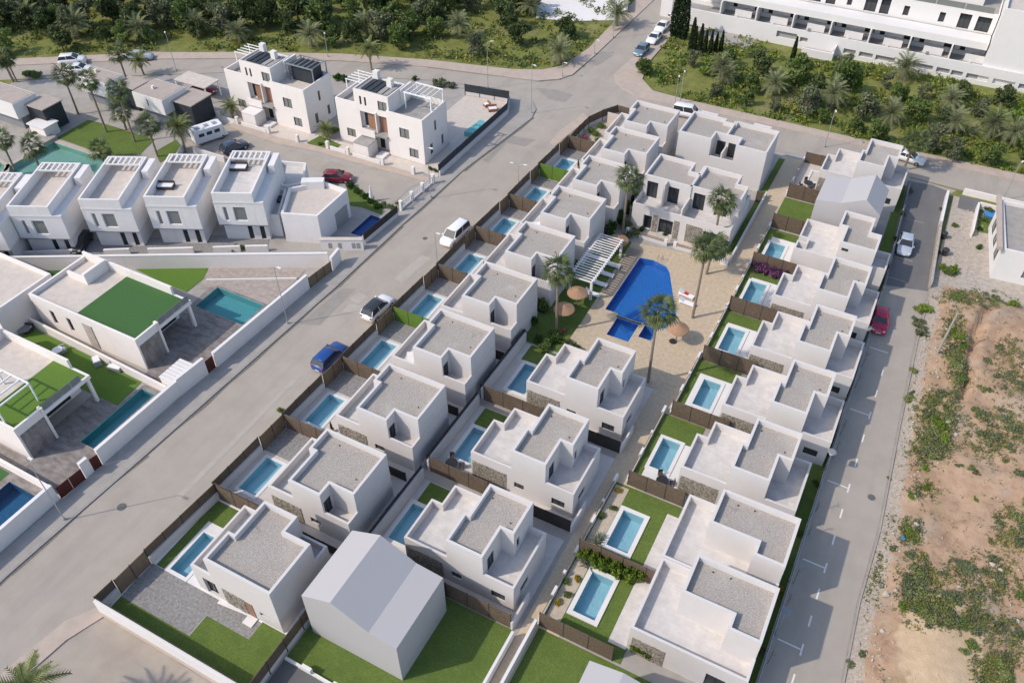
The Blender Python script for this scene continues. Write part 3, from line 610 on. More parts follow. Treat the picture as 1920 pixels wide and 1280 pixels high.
# ---------------------------------------------------------------- street row gardens
def grow(n): return '%s street row villa from below' % ORD[n]
FX = []
for i, (x, y) in enumerate(LO):
    FX.append((x-5.6, y-1.35))
for i in range(1, 9):
    n = i+1; x, y = LO[i]; f0 = FX[i]; f1 = FX[i+1] if i < 8 else P(1065, 257, 1.8)
    xf = f0[0]; y1 = f1[1]
    cut_sheet('garden_paving', [(f0[0], f0[1]), (x+9, f0[1]), (x+9, y1), (f1[0], y1)], .012, 'terrace_flat')
    sheet('driveway', [(f0[0]+.1, y+4.95), (x-.02, y+4.95), (x-.02, y1-.05), (f1[0]+.1, y1-.05)], .024, MAT['cobble'])
    m = .53*(y1-f0[1]); s = (y+4.75-f0[1])/(y1-f0[1]); mid = (f0[0]+(f1[0]-f0[0])*s, y+4.75)
    if True:
        screen_fence(f0, mid, 'white wall with brown screen along the pool of the %s' % grow(n), 2.05, .95, side=.12, group='street walls of the villa row')
        screen_fence((mid[0], mid[1]+.1), f1, 'brown driveway gate of the %s' % grow(n), 2.05, 0, name='driveway_gate', cat='gate', step=1.55, mat='brown_board', group='driveway gates of the villa row')
    gr = i in (4, 8) 
    screen_fence((f0[0]+.15, f0[1]), (x+.3, f0[1]), ('bright green hedge screen' if gr else 'brown screen fence')+' on the near side of the %s' % grow(n), 2.15, 0, mat='turf_bright' if gr else 'brown_screen', group='fences between street row gardens')
    # dark strip and pot by the pool, back fence between the rows
    screen_fence((x+1.0, f0[1]), (x+8.6, f0[1]), 'low dark side fence in front of the %s' % grow(n), 1.3, 0, mat='fence_dark', group='side fences between street row houses')
# villa 1 plot
x, y = LO[0]
cut_sheet('garden_paving', [(-46.1, 15.3), (-31.0, 15.3), (-31.0, 28.3), (-45.7, 28.3)], .012, 'white_clean')
sheet('driveway', [(-46.0, 18.9), (-40.7, 19.9), (-35.0, 20.5), (-33.9, 20.5), (-33.9, 18.7), (-38.4, 18.9), (-38.4, 16.2), (-41.5, 16.2), (-42.6, 16.2), (-45.8, 16.1)], .024, MAT['cobble'])
sheet('driveway', [(-45.9, 16.2), (-38.4, 16.2), (-38.4, 20.45), (-45.9, 20.45)], .026, MAT['cobble'])
sheet('lawn', [(-45.9, 15.4), (-30.9, 15.4), (-30.9, 20.6), (-33.9, 20.6), (-33.9, 18.9), (-38.35, 18.9), (-38.35, 16.9), (-42.4, 16.9), (-45.9, 16.9)], .03, MAT['lawn'])
sheet('lawn', [(-45.5, 26.0), (-41.0, 26.0), (-41.0, 28.1), (-45.5, 28.1)], .03, MAT['lawn']); sheet('lawn', [(-45.5, 20.5), (-44.6, 20.5), (-44.6, 26), (-45.5, 26)], .031, MAT['lawn'])
screen_fence((-45.95, 20.4), (-45.45, 28.4), 'white wall with brown screen along the pool of the nearest street villa', 2.05, .95, side=.12, group='street walls of the villa row')
screen_fence((-46.1, 17.1), (-45.96, 20.35), 'brown driveway gate at the near corner of the street row', 2.05, 0, name='driveway_gate', cat='gate', step=1.6, mat='brown_board', group='driveway gates of the villa row')
screen_fence((-46.25, 15.25), (-46.12, 17.05), 'short white wall with brown screen at the near corner of the street row', 2.05, .95, side=.12, group='street walls of the villa row')
low_wall((-46.3, 15.15), (-29.9, 15.15), 'long sunlit white wall along the near edge of the corner lawn', 1.8, .28, 'white_clean')
G().box(-46.2, 15.26, 1.802, -30.0, 15.31, 2.0).build('screen', MAT['fence_dark'], bpy.data.objects[C.objects[-1].parent.name]); G().box(-46.3, 14.86, -.02, -29.9, 15.0, .16).build('plinth', MAT['pavement_pink'], bpy.data.objects[C.objects[-1].parent.name])
screen_fence((-30.6, 15.4), (-30.6, 27.9), 'brown screen on white wall between the corner lawn and the grey block', 2.05, .95, side=-.12)
screen_fence((-45.3, 28.35), (-39.6, 28.35), 'brown screen fence between the two nearest street row gardens', 2.15, 0, group='fences between street row gardens')
# last two plots: curving fence at the junction corner
cor = PL([(1065, 257), (1085, 236), (1104, 218), (1130, 206), (1158, 197), (1180, 203)], 1.8)
cut_sheet('garden_paving', cor+[(-28.6, 111.5), (-28.6, cor[0][1]+.05), (cor[0][0], cor[0][1]+.05)], .012, 'sandbed')
for k in range(5): screen_fence(cor[k], cor[k+1], '%s stretch of the brown screen fence curving round the junction corner' % ['first', 'second', 'third', 'fourth', 'last'][k], 1.85, .9, side=-.1, group='curved corner fence')
screen_fence((cor[0][0]+.1, cor[0][1]), (-37.4, cor[0][1]), 'brown screen fence below the corner garden at the junction', 2.15, 0, group='fences between street row gardens')
r = empty('garden_shed', 'beige garden screen wall in the corner garden by the junction', 'wall', P(1160, 228), 0)
a = P(1138, 230); G().box(a[0], a[1], 0, a[0]+4.2, a[1]+.15, 1.7).build('panel', MAT['tile_beige'], r); G().box(a[0]+2.0, a[1]-.08, 0, a[0]+2.12, a[1]-.005, 2.6).build('post', MAT['dark_frame'], r)
# ---------------------------------------------------------------- wall between street row and middle row, middle row gardens
for i, (x, y) in enumerate(MO):
    n = ORD[i+1]; yb = y-1.4; yt = y+8.1 if i < 2 else y+8.2
    cut_sheet('garden_paving', [(-30.1, yb), (x+11.2, yb), (x+11.2, yt), (-30.1, yt)], .014, 'terrace_flat')
    sheet('lawn', [(-29.2, y+5.6), (-26.0, y+5.6), (-26.0, yt-.1), (-29.2, yt-.1)], .03, MAT['lawn'])
    screen_fence((-30.15, yb), (-30.0, yt), 'white wall with dark screen behind the pool of the %s middle row villa from below' % n, 2.0, 1.5, side=.13, mat='fence_dark')
    screen_fence((-29.9, yb), (x+2.6 if i else x+10.9, yb), 'brown screen fence in front of the %s middle row villa from below' % n, 2.15, 0)
    if i: screen_fence((x+7.2, yb-.02), (x+10.9, yb-.02), 'dark slatted fence beside the footpath below the %s middle row villa' % n, 1.7, 0, mat='fence_dark', step=1.2)
    low_wall((x+11.0, yb-.1), (x+11.0, yb+3.0), 'short white wall beside the footpath below the %s middle row villa' % n, 1.1, .18)
# ---------------------------------------------------------------- footpath and right row gardens
sheet('footpath', [(-15.0, -10), (-11.9, -10), (-11.9, 64.5), (-11.9, 111.8), (-15, 111.8)], .016, MAT['path_beige'])
for n, (x0, y0, y1, xv) in {1: (-13.9, 30.9, 38.6, -6.75), 2: (-13.9, 38.6, 47.2, -6.85), 3: (-12.9, 47.4, 57.4, -8.55), 4: (-12.3, 57.5, 66.5, -7.55), 5: (-12.1, 66.6, 75.6, -7.45), 6: (-12.0, 75.7, 84.8, -7.6), 7: (-12.0, 84.9, 93.6, -7.7), 8: (-12.0, 94.0, 101.5, -7.5), 9: (-12.0, 101.8, 111.5, -8.9)}.items():
    cut_sheet('lawn', [(x0, y0), (xv+.05, y0), (xv+.05, y1), (x0, y1)], .03, 'lawn' if n != 9 else 'tile_beige')
    nm = ORD[n]
    if n <= 2:
        sheet('garden_paving', [(-8.3, y0+1.3 if n == 1 else 39.0), (xv-.02, y0+1.3 if n == 1 else 39.0), (xv-.02, y1 if n == 1 else 46.0), (-8.3, y1 if n == 1 else 46.0)], .06, MAT['terrace'])
        sheet('planting_bed', [(-13.7, y0+.2), (-12.4, y0+.2), (-12.4, y1-.3), (-13.7, y1-.3)], .04, MAT['sandbed'])
    elif n < 8:
        cut_sheet('garden_paving', [(x0+.9, y0+1.6), (xv-.02, y0+1.6), (xv-.02, y0+7.0), (x0+.9, y0+7.0)], .06, 'white_clean')
    screen_fence((x0+.1, y0), (xv+(1.2 if n > 1 else -.6), y0), 'brown screen fence on the near side of the %s garden along the footpath' % nm, 2.15, 0, group='fences between footpath gardens')
    # low wall with slatted railing and white piers along the path
    if n != 8:
        r = empty('path_railing', 'low white wall with dark rails between the footpath and the %s garden' % nm, 'railing', (x0, y0, 0), group='railings along the footpath')
        G().box(x0-.09, y0+.1, -.02, x0+.09, y1-.1, .35).build('wall', MAT['white'], r)
        k = 4
        for j in range(k):
            yy = y0+.3+(y1-y0-.8)*j/(k-1); G().box(x0-.12, yy, 0, x0+.12, yy+(.9 if j % 2 else .3), .75).build('pier', MAT['white_clean'], r)
        for zz in (.47, .6): G().box(x0-.02, y0+.3, zz, x0+.02, y1-.3, zz+.06).build('rail', MAT['brown_board'], r)
screen_fence((-11.9, 111.5), (-5.3, 111.7), 'brown screen fence at the far end of the right row', 1.7, 0)
# bottom lawns by the grey blocks
sheet('lawn', [(-30.3, 15.2), (-15.4, 15.2), (-15.4, 29.5), (-30.3, 29.5)], .02, MAT['lawn'])
sheet('lawn', [(-13.7, 15.2), (0.5, 15.2), (0.5, 30.7), (-13.7, 30.7)], .02, MAT['lawn'])
low_wall((-14.0, 14), (-14.0, 30.7), 'tall sunlit white wall on the right side of the lower footpath', 1.1, .25, 'white_clean')
low_wall((-15.2, 24.2), (-15.2, 29.0), 'white wall on the left side of the lower footpath beside the lawn', 1.0, .22, 'white_clean'); low_wall((-15.2, 16), (-15.2, 21.5), 'white wall stub at the bottom edge left of the footpath', 1.0, .22, 'white_clean')
sheet('dark_lot', [(-30.3, 5), (-17, 5), (-17, 18.6), (-30.3, 18.9)], .024, MAT['asphalt_dark'])
low_wall((-30.2, 19.0), (-19.5, 18.9), 'low white wall with square piers between the dark lot and the grey block', .35, .2, 'white_clean')
for k, xx in enumerate((-28.0, -25.0, -22.0)): 
    r = empty('wall_pier', '%s white pier from the left on the low wall by the dark lot' % ORD[k+1], 'pier', (xx, 18.95, 0), group='piers by the dark lot'); G().box(xx-.45, 18.8, .36, xx+.45, 19.1, .85).build('block', MAT['white_clean'], r)
# strip behind the right row: dark hedge bed and mesh fence along the side road
sheet('planting_bed', [(2.4, 28), (3.3, 28), (3.0, 88), (2.0, 112), (1.2, 112), (1.4, 88)], .03, MAT['lawn'])
for k in range(11):
    a = 29+k*7.6; b = a+7.5; xa = 3.25-.4*max(0, (a-88)/24)*2.2; xb = 3.25-.4*max(0, (b-88)/24)*2.2
    screen_fence((xa, a), (xb, b), '%s stretch of grey mesh fence from the bottom along the side road' % ORD[k+1], .95, .28, name='mesh_fence', mat='grey_paint', step=2.5, post='grey_metal', group='mesh fence along the side road')
# communal terrace and its lawn
cut_sheet('pool_terrace', [(-25.95, 62.0), (-25.9, 66), (-26.45, 82.6), (-14.6, 84.3), (-12.1, 84.3), (-12.1, 64.4), (-12.1, 60.2), (-26.0, 60.2)], .02, 'deck_beige')
sheet('lawn', [(-31.0, 60.3), (-25.97, 60.3), (-25.92, 66), (-26.47, 82.5), (-31, 84)], .022, MAT['lawn'])
# ---------------------------------------------------------------- houses across the street
W = MAT['white_warm']
def brd(g, x0, y0, z0, x1, y1, z1): g.box(x0, y0, z0, x1, y1, z1); return g
def turf_house(xe, ys, label, wid=16.0, dep=7.9, pergola=False):
    tw_ = 4.8 if pergola else 9.3
    """flat-roofed house with an artificial-turf roof terrace and a deep veranda on its street side"""
    xw = xe-wid; yn = ys+dep; r = empty('turf_roof_house', label, 'house', (xe-wid/2, ys+dep/2, 0))
    main = [(xw+.05, ys+.05), (xe-.05, ys+.05), (xe-.05, ys+2.9), (xe-2.9, ys+2.9), (xe-2.9, yn-.05), (xw+.05, yn-.05)]
    shell('wall', main, -.05, 3.3, W, r, None, .25, {0: [(wid-13.6, wid-12.9, 1.0, 2.9), (wid-11.0, wid-10.3, 1.0, 2.9)], 3: [(.3, 4.5, .05, 2.6)]}, depth=.2)
    G().box(xw, ys, 3.3, xe, yn, 3.75).build('roof_slab', W, r)
    G().box(xw+.3, ys+.3, 3.752, xe-tw_, yn-.3, 3.77).build('roof_deck', MAT['tile_beige'], r)
    G().box(xe-tw_, ys+.3, 3.752, xe-.25, yn-.3, 3.785).build('turf_roof', MAT['turf'] if not pergola else MAT['turf_bright'], r)
    G().box(xw, ys, 3.752, xe-.02, ys+.25, 4.3).build('parapet', W, r); G().box(xw, ys+.252, 3.752, xw+.25, yn-.3, 4.3).build('parapet', W, r); G().box(xe-.25, ys+.252, 3.752, xe-.02, ys+2.9, 4.3).build('parapet', W, r)
    for k in range(4): G().box(xe-.16, ys+3.3+k*1.12, 3.752, xe-.13, ys+4.38+k*1.12, 4.55).build('glass_balustrade', MAT['glass_grey'], r)
    G().box(xe-.45, ys+2.93, -.05, xe+.05, ys+3.2, 4.35).build('fin_wall', W, r)
    G().box(xe-.55, yn-.4, -.05, xe-.2, yn-.1, 3.29).build('column', W, r)
    G().box(xe-.049, ys+.25, 0, xe+.03, ys+2.88, 3.28).build('cladding', MAT['deck_grey'], r)
    G().box(xe-8.2, ys-.04, 0, xe-6.9, ys+.045, 3.29).build('cladding', MAT['stone_tan'], r)
    G().box(xw+.02, yn-.28, 3.752, xe-2.4, yn-.01, 4.85).build('parapet', W, r)
    G().box(xw+3.6, yn-3.4, 3.7, xw+4.0, yn-.3, 5.2).build('stair_wall', W, r); G().box(xw+1.0, yn-3.4, 3.7, xw+3.6, yn-3.1, 4.6).build('stair_wall', W, r)
    if pergola:
        g = G(); x0, x1, y0, y1 = xe-6.4, xe-1.6, ys+.3, ys+3.9
        for a, b in ((x0, y0), (x1, y0), (x1, y1), (x0, y1)): g.box(a-.07, b-.07, 3.8, a+.07, b+.07, 6.1)
        for b in (y0, y1): g.box(x0, b-.07, 6.1, x1, b+.07, 6.25)
        for k in range(5): a = x0+(x1-x0)*k/4; g.box(a-.06, y0+.07, 6.1, a+.06, y1-.07, 6.24)
        g.build('pergola', MAT['white_metal'], r)
    return r
turf_house(-63.7, 37.5, 'flat white house with a dark green turf roof beside the wide pool')
turf_house(-64.55, 23.4, 'flat white house with light turf roof and white pergola at the left edge', 16, 8.7, True)
r = empty('white_house', 'plain white house block cut off by the left picture edge above the turf houses', 'house', (-92, 41, 0))
a = P(47, 545, 4.2); shell('wall', [(a[0]-14, a[1]-4), (a[0], a[1]-4), (a[0], a[1]+3.4), (a[0]-14, a[1]+3.4)], -.05, 4.2, W, r, 3.7, .25, {}, floormat=MAT['tile_beige'])
# gardens of those houses
cut_sheet('plank_terrace', [(-63.5, 36.2), (-57.6, 36.2), (-57.1, 57.5), (-62, 54.5), (-67.5, 52.6), (-66.9, 46), (-66.8, 40), (-63.5, 40)], .02, 'deck_grey')
sheet('sun_terrace', PL([(372, 542), (395, 497), (572, 506), (560, 522), (500, 572), (410, 537)]), .026, MAT['plank_tan'])
low_wall(P(386, 524, .2), P(556, 521, .2), 'thin white kerb across the plank terrace above the wide pool', .22, .18, 'white_clean', name='terrace_kerb')
sheet('lawn', PL([(245, 500), (392, 497), (384, 520), (350, 548), (300, 528)]), .03, MAT['turf_bright']); sheet('lawn', PL([(20, 500), (165, 497), (120, 520), (45, 540)]), .03, MAT['turf'])
sheet('lawn', [(-80, 32.3), (-62.6, 32.3), (-62.9, 35.9), (-80, 36.4)], .03, MAT['turf_bright']); cut_sheet('plank_terrace', [(-64.4, 21.8), (-58.3, 21.8), (-58.2, 35.8), (-62.4, 35.8), (-62.5, 32.2), (-66, 32.2), (-66, 26), (-64.4, 26)], .021, 'deck_grey')
cut_sheet('plank_terrace', [(-72, 8), (-58.6, 8), (-58.6, 21.5), (-72, 21.5)], .021, 'deck_grey'); sheet('lawn', [(-70, 19), (-65, 19), (-65, 21.3), (-70, 21.3)], .03, MAT['turf'])
sheet('yard', [(-92, 22), (-64.6, 22), (-64.6, 23.3), (-80.6, 23.3), (-80.6, 32.2), (-92, 38)], .008, MAT['deck_grey'])
low_wall((-81, 36.75), (-59.2, 36.0), 'low white wall between the two turf-roofed houses', 1.05, .25, 'white_warm')
low_wall((-72, 21.65), (-59.4, 21.6), 'low white wall below the turf-roofed house at the left edge', 1.05, .25, 'white_warm')
def street_wall(pts, label, h=2.1, name='street_wall'): 
    r = empty(name, label, 'wall', (*pts[0], 0))
    for A, B in zip(pts[:-1], pts[1:]):
        G().prism(strip(A, B, .3), -.05, h).build('wall', W, r); G().prism(strip(A, B, .36), h+.002, h+.06).build('coping', MAT['white_clean'], r)
def solid_gate(A, B, label, mat, h=1.7, n=2, name='street_gate'):
    r = empty(name, label, 'gate', (*A, 0)); L, dx, dy = run(A, B)
    for k in range(n):
        a = (A[0]+dx*(L*k/n+.03), A[1]+dy*(L*k/n+.03)); b = (A[0]+dx*(L*(k+1)/n-.03), A[1]+dy*(L*(k+1)/n-.03)); G().prism(strip(a, b, .06), .08, h).build('leaf', MAT[mat], r)
street_wall([(-59.0, -20), (-58.5, 21.4)], 'white street wall at the bottom left, below the wide maroon gate')
solid_gate((-58.3, 21.5), (-58.05, 24.2), 'wide maroon sliding gate in the white street wall', 'maroon', 1.6, 2)
street_wall([(-58.2, 24.25), (-58.15, 25.15)], 'short white wall pier between the two maroon gates')
solid_gate((-58.1, 25.2), (-57.95, 26.1), 'narrow maroon gate next to the wide maroon gate', 'maroon', 1.7, 1)
street_wall([(-58.1, 26.15), (-57.9, 36.4)], 'long white street wall in front of the narrow turquoise pool'); street_wall([(-57.85, 36.4), (-57.55, 40.05)], 'white street wall beside the white corrugated shed', 2.35)
solid_gate((-57.5, 40.1), (-57.45, 41.2), 'dark red narrow door in the street wall by the white shed', 'maroon', 1.8, 1); street_wall([(-57.4, 41.25), (-56.75, 56.3)], 'long white street wall in front of the plank terrace and wide pool', 2.1)
screen_fence((-56.7, 56.4), (-56.3, 60.2), 'tan slatted driveway gate at the upper end of the street wall', 1.6, 0, mat='brown_board', step=1.2, cat='gate', name='street_gate')
street_wall([(-91.3, 42.0), (-72.5, 52.5), (-57.2, 60.9)], 'long white boundary wall in front of the white town houses', 2.0, 'boundary_wall'); street_wall([(-56.3, 60.3), (-56.6, 62.3)], 'tall white wall end beside the tan slatted gate', 2.0)
r = empty('shed', 'white corrugated low shed roof behind the street wall', 'shed', (-58.9, 37.8, 0)); G().box(-60.0, 36.25, 0, -58.1, 39.3, 1.75).build('wall', W, r)
for k in range(7): G().box(-60.1, 36.22+k*.45, 1.76, -58.05, 36.22+k*.45+.36, 1.86).build('roof_rib', MAT['white_clean'], r)

# white town houses standing in a stepped row
TH = R(26); ct, st = math.cos(TH), math.sin(TH)
def town_house(px, py, label, extra=0):
    o = P(px, py, 7.2); r = empty('town_house', label, 'house', (o[0], o[1], 0), TH, 'white town houses in a stepped row')
    def lb(name, mat, fn):
        g = G(); fn(g); me = g.mesh(name, MAT[mat] if isinstance(mat, str) else mat); return link(name, me, r)
    q = empty('tmp', 'x', 'x')     # parts are built in the house's own axes, then handed over
    shell('ground_floor', [(.3, .6), (5.8, .6), (5.8, 9.4), (.3, 9.4)], -.05, 2.55, MAT['white_old'], q, None, ops={0: [(2.9, 3.5, .05, 2.2), (4.4, 5.0, .05, 2.2)]}, glass=MAT['glass'])
    shell('upper_storey', [(0, 0), (6.1, 0), (6.1, 9.8), (0, 9.8)], 2.56, 5.9, MAT['white_old'], q, None, ops={0: [(.95, 1.45, 3.2, 5.2), (2.2, 3.75, 3.2, 5.2)]}, glass=MAT['glass_grey'], frame=MAT['white_metal'], mull=0)
    shell('roof_parapet', [(.03, .03), (5.0, .03), (5.0, 9.75), (.03, 9.75)], 5.91, 7.2, MAT['white_old'], q, 6.0, .22, {}, floormat=MAT['tile_beige'] if extra != 2 else MAT['terrace'], floorname='roof_deck')
    G().box(-.02, -.05, 5.78, 6.13, -.002, 5.98).build('cornice', MAT['white_clean'], q)
    G().box(-.03, -.06, 2.5, 6.13, -.002, 2.62).build('drip_edge', MAT['grey_paint'], q)
    for k in range(7): G().box(.4+k*.68, 8.0, 7.05, .62+k*.68, 9.55, 7.19).build('pergola_beam', MAT['white_clean'], q)
    G().box(.2, 7.85, 7.03, 4.85, 7.99, 7.21).build('pergola_beam', MAT['white_clean'], q)
    G().box(5.3, 6.6, 5.91, 6.08, 9.7, 7.0).build('stair_head', MAT['white_old'], q)
    for ch in list(q.children): ch.parent = r
    bpy.data.objects.remove(q)
    return r
town_house(-109, 408, 'white town house cut off by the left picture edge'); town_house(10, 387, 'weathered white town house with an empty grey roof terrace and dark side wall')
town_house(144, 374, 'white town house with an empty cream roof terrace, second of the row'); town_house(267, 369, 'white town house with a black sofa on its roof terrace')
town_house(394, 362, 'white town house with a round black lounger on its terrace, right end of the row', 2)
# corner house next to them
r = empty('corner_house', 'low white corner house with stained walls and a large terrace roof', 'house', (*P(590, 400, 4.2), 0))
shell('wall', ccw(PL([(526, 400), (595, 405), (651, 355), (607, 340), (541, 352)], 4.2)), -.05, 4.2, MAT['white_old'], r, 3.6, .28, {}, floormat=MAT['tile_beige'], floorname='roof_deck')
shell('rear_wing', ccw(PL([(540, 348), (570, 343), (574, 305), (524, 301), (515, 346)], 3.6)), -.05, 3.6, MAT['white_old'], r, 3.0, .25, {}, floormat=MAT['terrace'], floorname='roof_deck')
shell('side_wing', ccw(PL([(494, 402), (523, 404), (537, 354), (514, 350), (504, 368)], 3.2)), -.05, 3.2, MAT['white_old'], r, 2.7, .25, {}, floormat=MAT['tile_beige'], floorname='roof_deck')
g = G(); g.prism(strip(P(608, 343, 4.2), P(566, 344, 4.2), 1.1), 3.6, 4.7); g.build('stair_head', MAT['white_old'], r)
g = G(); a = P(519, 372, 3); g.rbox((a[0], a[1]), (1.5, 1.2), (2.71, 3.05), TH); g.build('roof_hatch', MAT['dark_cladding'], r)
sheet('lawn', PL([(650, 352), (662, 345), (718, 385), (716, 403), (676, 388), (652, 385)]), .03, MAT['lawn']); cut_sheet('patio', PL([(650, 386), (716, 404), (752, 392), (683, 446), (600, 446), (620, 420)]), .026, 'pavement')
screen_fence(P(682, 444, 1.2), P(745, 392, 1.2), 'dark panel fence on a white wall beside the narrow royal blue pool', 1.7, .7, mat='fence_dark', side=.02)
r = empty('kiosk', 'low white utility kiosk wall with meter doors at the lane corner', 'wall', (*P(640, 466), 0)); a, b = P(603, 468), P(683, 468); G().prism(strip(a, b, .5), 0, 1.6).build('wall', MAT['white_old'], r); G().prism(strip(a, b, .62), 1.603, 1.7).build('coping', MAT['tile_beige'], r)
L_, dx_, dy_ = run(a, b)
for s in (1.0, 2.2, 3.9, 4.5): G().prism(strip((a[0]+dx_*s+dy_*.26, a[1]+dy_*s-dx_*.26), (a[0]+dx_*(s+.45)+dy_*.26, a[1]+dy_*(s+.45)-dx_*.26), .03), .4, 1.2).build('meter_door', MAT['shutter'], r)
# front garden walls and planters of the town houses
for k, (a, b, t) in enumerate((((-6, 482), (40, 482), 'left end'), ((44, 482), (140, 478), 'second'), ((198, 478), (246, 476), 'middle'), ((280, 476), (365, 474), 'fourth'), ((402, 473), (452, 471), 'fifth'), ((462, 471), (504, 470), 'right end'))):
    low_wall(P(*a), P(*b), 'low white front wall before the town houses, %s piece' % t, .85, .3, 'white_old', group='town house front walls')
sheet('lane', PL([(440, 250), (650, 310), (800, 338), (770, 352), (735, 385), (655, 352), (600, 322), (520, 290), (440, 300), (340, 300), (350, 240)]), .012, MAT['asphalt'])
slab('lane_pavement', PL([(432, 240), (520, 270), (600, 286), (700, 315), (800, 341), (806, 334), (700, 303), (600, 276), (520, 258), (440, 226)]), -.02, .1, MAT['pavement_pink'])

# two large white three-storey houses
def big_house(x0, x1, y0, label, var):
    r = empty('large_house', label, 'house', ((x0+x1)/2, y0+3, 0)); w_ = x1-x0; y1 = y0+6.4; m = 'white_warm'
    shell('left_wing', [(x0, y0+.4), (x0+4.2, y0+.4), (x0+4.2, y1), (x0, y1)], -.05, 6.6, MAT[m], r, 5.7, .2, {0: [(1.4, 2.9, .9, 2.2)]}, floormat=MAT['roof_grey'], glass=MAT['glass_grey'])
    shell('right_wing', [(x0+9.0, y0), (x1, y0), (x1, y1), (x0+9.0, y1)], -.05, 6.9, MAT[m], r, 6.1, .22, {0: [(2.0, 3.6, 3.4, 4.9), (3.4, 4.9, .7, 2.1)], 1: [(1.6, 2.3, .8, 2.4), (3.0, 3.5, 3.9, 5.4), (4.6, 5.2, .9, 2.4)]}, floormat=MAT['tile_beige'] if var == 0 else MAT['roof_grey'], floorname='roof_terrace', glass=MAT['glass_grey'])
    shell('centre', [(x0+4.2, y0+.95), (x0+9.0, y0+.95), (x0+9.0, y1), (x0+4.2, y1)], -.05, 6.2, MAT[m], r, None, ops={0: [(.3, 1.4, 3.1, 5.4), (2.5, 3.4, .05, 2.4), (4.0, 4.6, 3.1, 5.4)]})
    G().box(x0+5.2, y0+.8, 2.95, x0+6.8, y0+.9, 5.6).build('shutter_panel', MAT['brown_panel'], r); G().box(x0+7.2, y0+.8, 2.95, x0+8.9, y0+.9, 5.6).build('shutter_panel', MAT['brown_panel'], r)
    G().box(x0+4.22, y0-.34, 2.6, x0+8.98, y0+.94, 2.9).build('balcony_floor', MAT['roof_grey'], r); G().box(x0+4.22, y0-.35, 2.2, x0+6.9, y0-.2, 3.3).build('balcony_wall', MAT[m], r); G().box(x0+6.95, y0+.1, 2.9, x0+7.1, y0+.94, 6.0).build('party_wall', MAT[m], r)
    shell('top_storey', [(x0+3.5, y0+.35), (x0+9.3, y0+.35), (x0+9.3, y0+4.8), (x0+3.5, y0+4.8)], 5.6, 8.8, MAT[m], r, 8.6, .18, {0: [(.9, 1.25, 6.6, 7.9), (1.7, 2.05, 6.6, 7.9), (4.0, 5.5, 6.5, 7.9)]}, floormat=MAT['roof_grey'], floorname='roof', glass=MAT['glass_grey'])
    G().box(x0+9.3, y0+3.2, 6.9, x0+9.6, y0+6.0, 8.7).build('wall_fin', MAT[m], r)
    for a, b in ((x0+4.3, y0+4.2), (x0+7.4, y0+3.0)): G().box(a, b, 8.5, a+.8, b+.7, 9.9).build('chimney', MAT['white_clean'], r)
    for k in range(5): G().box(x0+4.4+k*.95, y0+1.0, 8.66, x0+5.1+k*.95, y0+4.3, 8.78).build('solar_panel', MAT['dark_cladding'] if k < 3 else MAT['roof_grey'], r)
    g = G()
    for a in (x0+.2, x0+3.2): g.box(a, y1-3.3, 6.6, a+.12, y1-3.18, 8.2).box(a, y1-.3, 6.6, a+.12, y1-.18, 8.2)
    for k in range(5): g.box(x0+.1, y1-3.3+k*.74, 8.2, x0+3.5, y1-3.2+k*.74, 8.3)
    g.build('pergola', MAT['white_metal'], r)
    g = G()
    for a in (x0+10.3, x1-.4):
        for b in (y1-3.5, y1-.35): g.box(a, b, 6.2, a+.14, b+.14, 8.6)
    for b in (y1-3.5, y1-.35): g.box(x0+10.2, b-.02, 8.6, x1-.2, b+.16, 8.74)
    for k in range(6): a = x0+10.3+(x1-x0-10.9)*k/5; g.box(a, y1-3.33, 8.61, a+.1, y1-.36, 8.7)
    g.build('pergola', MAT['white_metal'] if var else MAT['grey_paint'], r)
    if var == 0: G().box(x0+10.6, y1-3.0, 6.12, x1-1.0, y1-.6, 8.5).build('roof_lounge', MAT['dark_cladding'], r)
    G().box(x0+4.4, y0-2.3, 0, x0+6.9, y0-.02, 1.9).build('porch', MAT[m], r); G().box(x0+4.35, y0-2.35, 1.905, x0+6.95, y0-.02, 2.0).build('porch_roof', MAT['roof_grey'] if var else MAT['white_clean'], r)
    G().box(x0+7.6, y0-1.6, 0, x0+8.9, y0-.05, .3).build('doorstep', MAT['white_clean'], r)
    for a in (x0-.2, x0+3.4, x0+9.4, x1-.4): G().box(a, y0-3.0, 0, a+.45, y0-2.6, 1.2).build('gate_pier', MAT['white_clean'], r)
    for a, b in ((x0, x0+3.2), (x0+4.0, x0+9.2)): G().box(a+.5, y0-2.95, 0, b, y0-2.75, .6).build('front_wall', MAT['white_clean'], r)
big_house(-94.0, -78.8, 85.2, 'large white three-storey house with brown shutters, nearer the motorhome', 0)
big_house(-74.0, -59.1, 85.8, 'large white three-storey house with brown shutters beside the street', 1)
sheet('lawn', PL([(575, 268), (600, 255), (640, 272), (624, 285), (590, 280)]), .04, MAT['lawn'])
sheet('patio', [(-59.0, 84.0), (-55.9, 83.8), (-55.7, 104), (-57.3, 107.4), (-64.4, 106.2), (-64.4, 93), (-59.0, 92.5)], .03, MAT['tile_beige']); sheet('forecourt', [(-94, 81.8), (-58, 82.6), (-58, 85.7), (-94, 85.1)], .014, MAT['tile_beige'])
for k, (a, b, t) in enumerate((((-55.75, 84.2), (-55.55, 104.0), 'street side'), ((-55.55, 104), (-57.2, 107.6), 'rounded corner'), ((-57.2, 107.6), (-64.6, 106.5), 'far side'))):
    screen_fence(a, b, 'dark fence on a white wall round the patio by the junction, %s' % t, 1.9, .9, mat='dark_cladding', side=.12 if k < 3 else 0, step=2.5, group='patio fence by the junction')
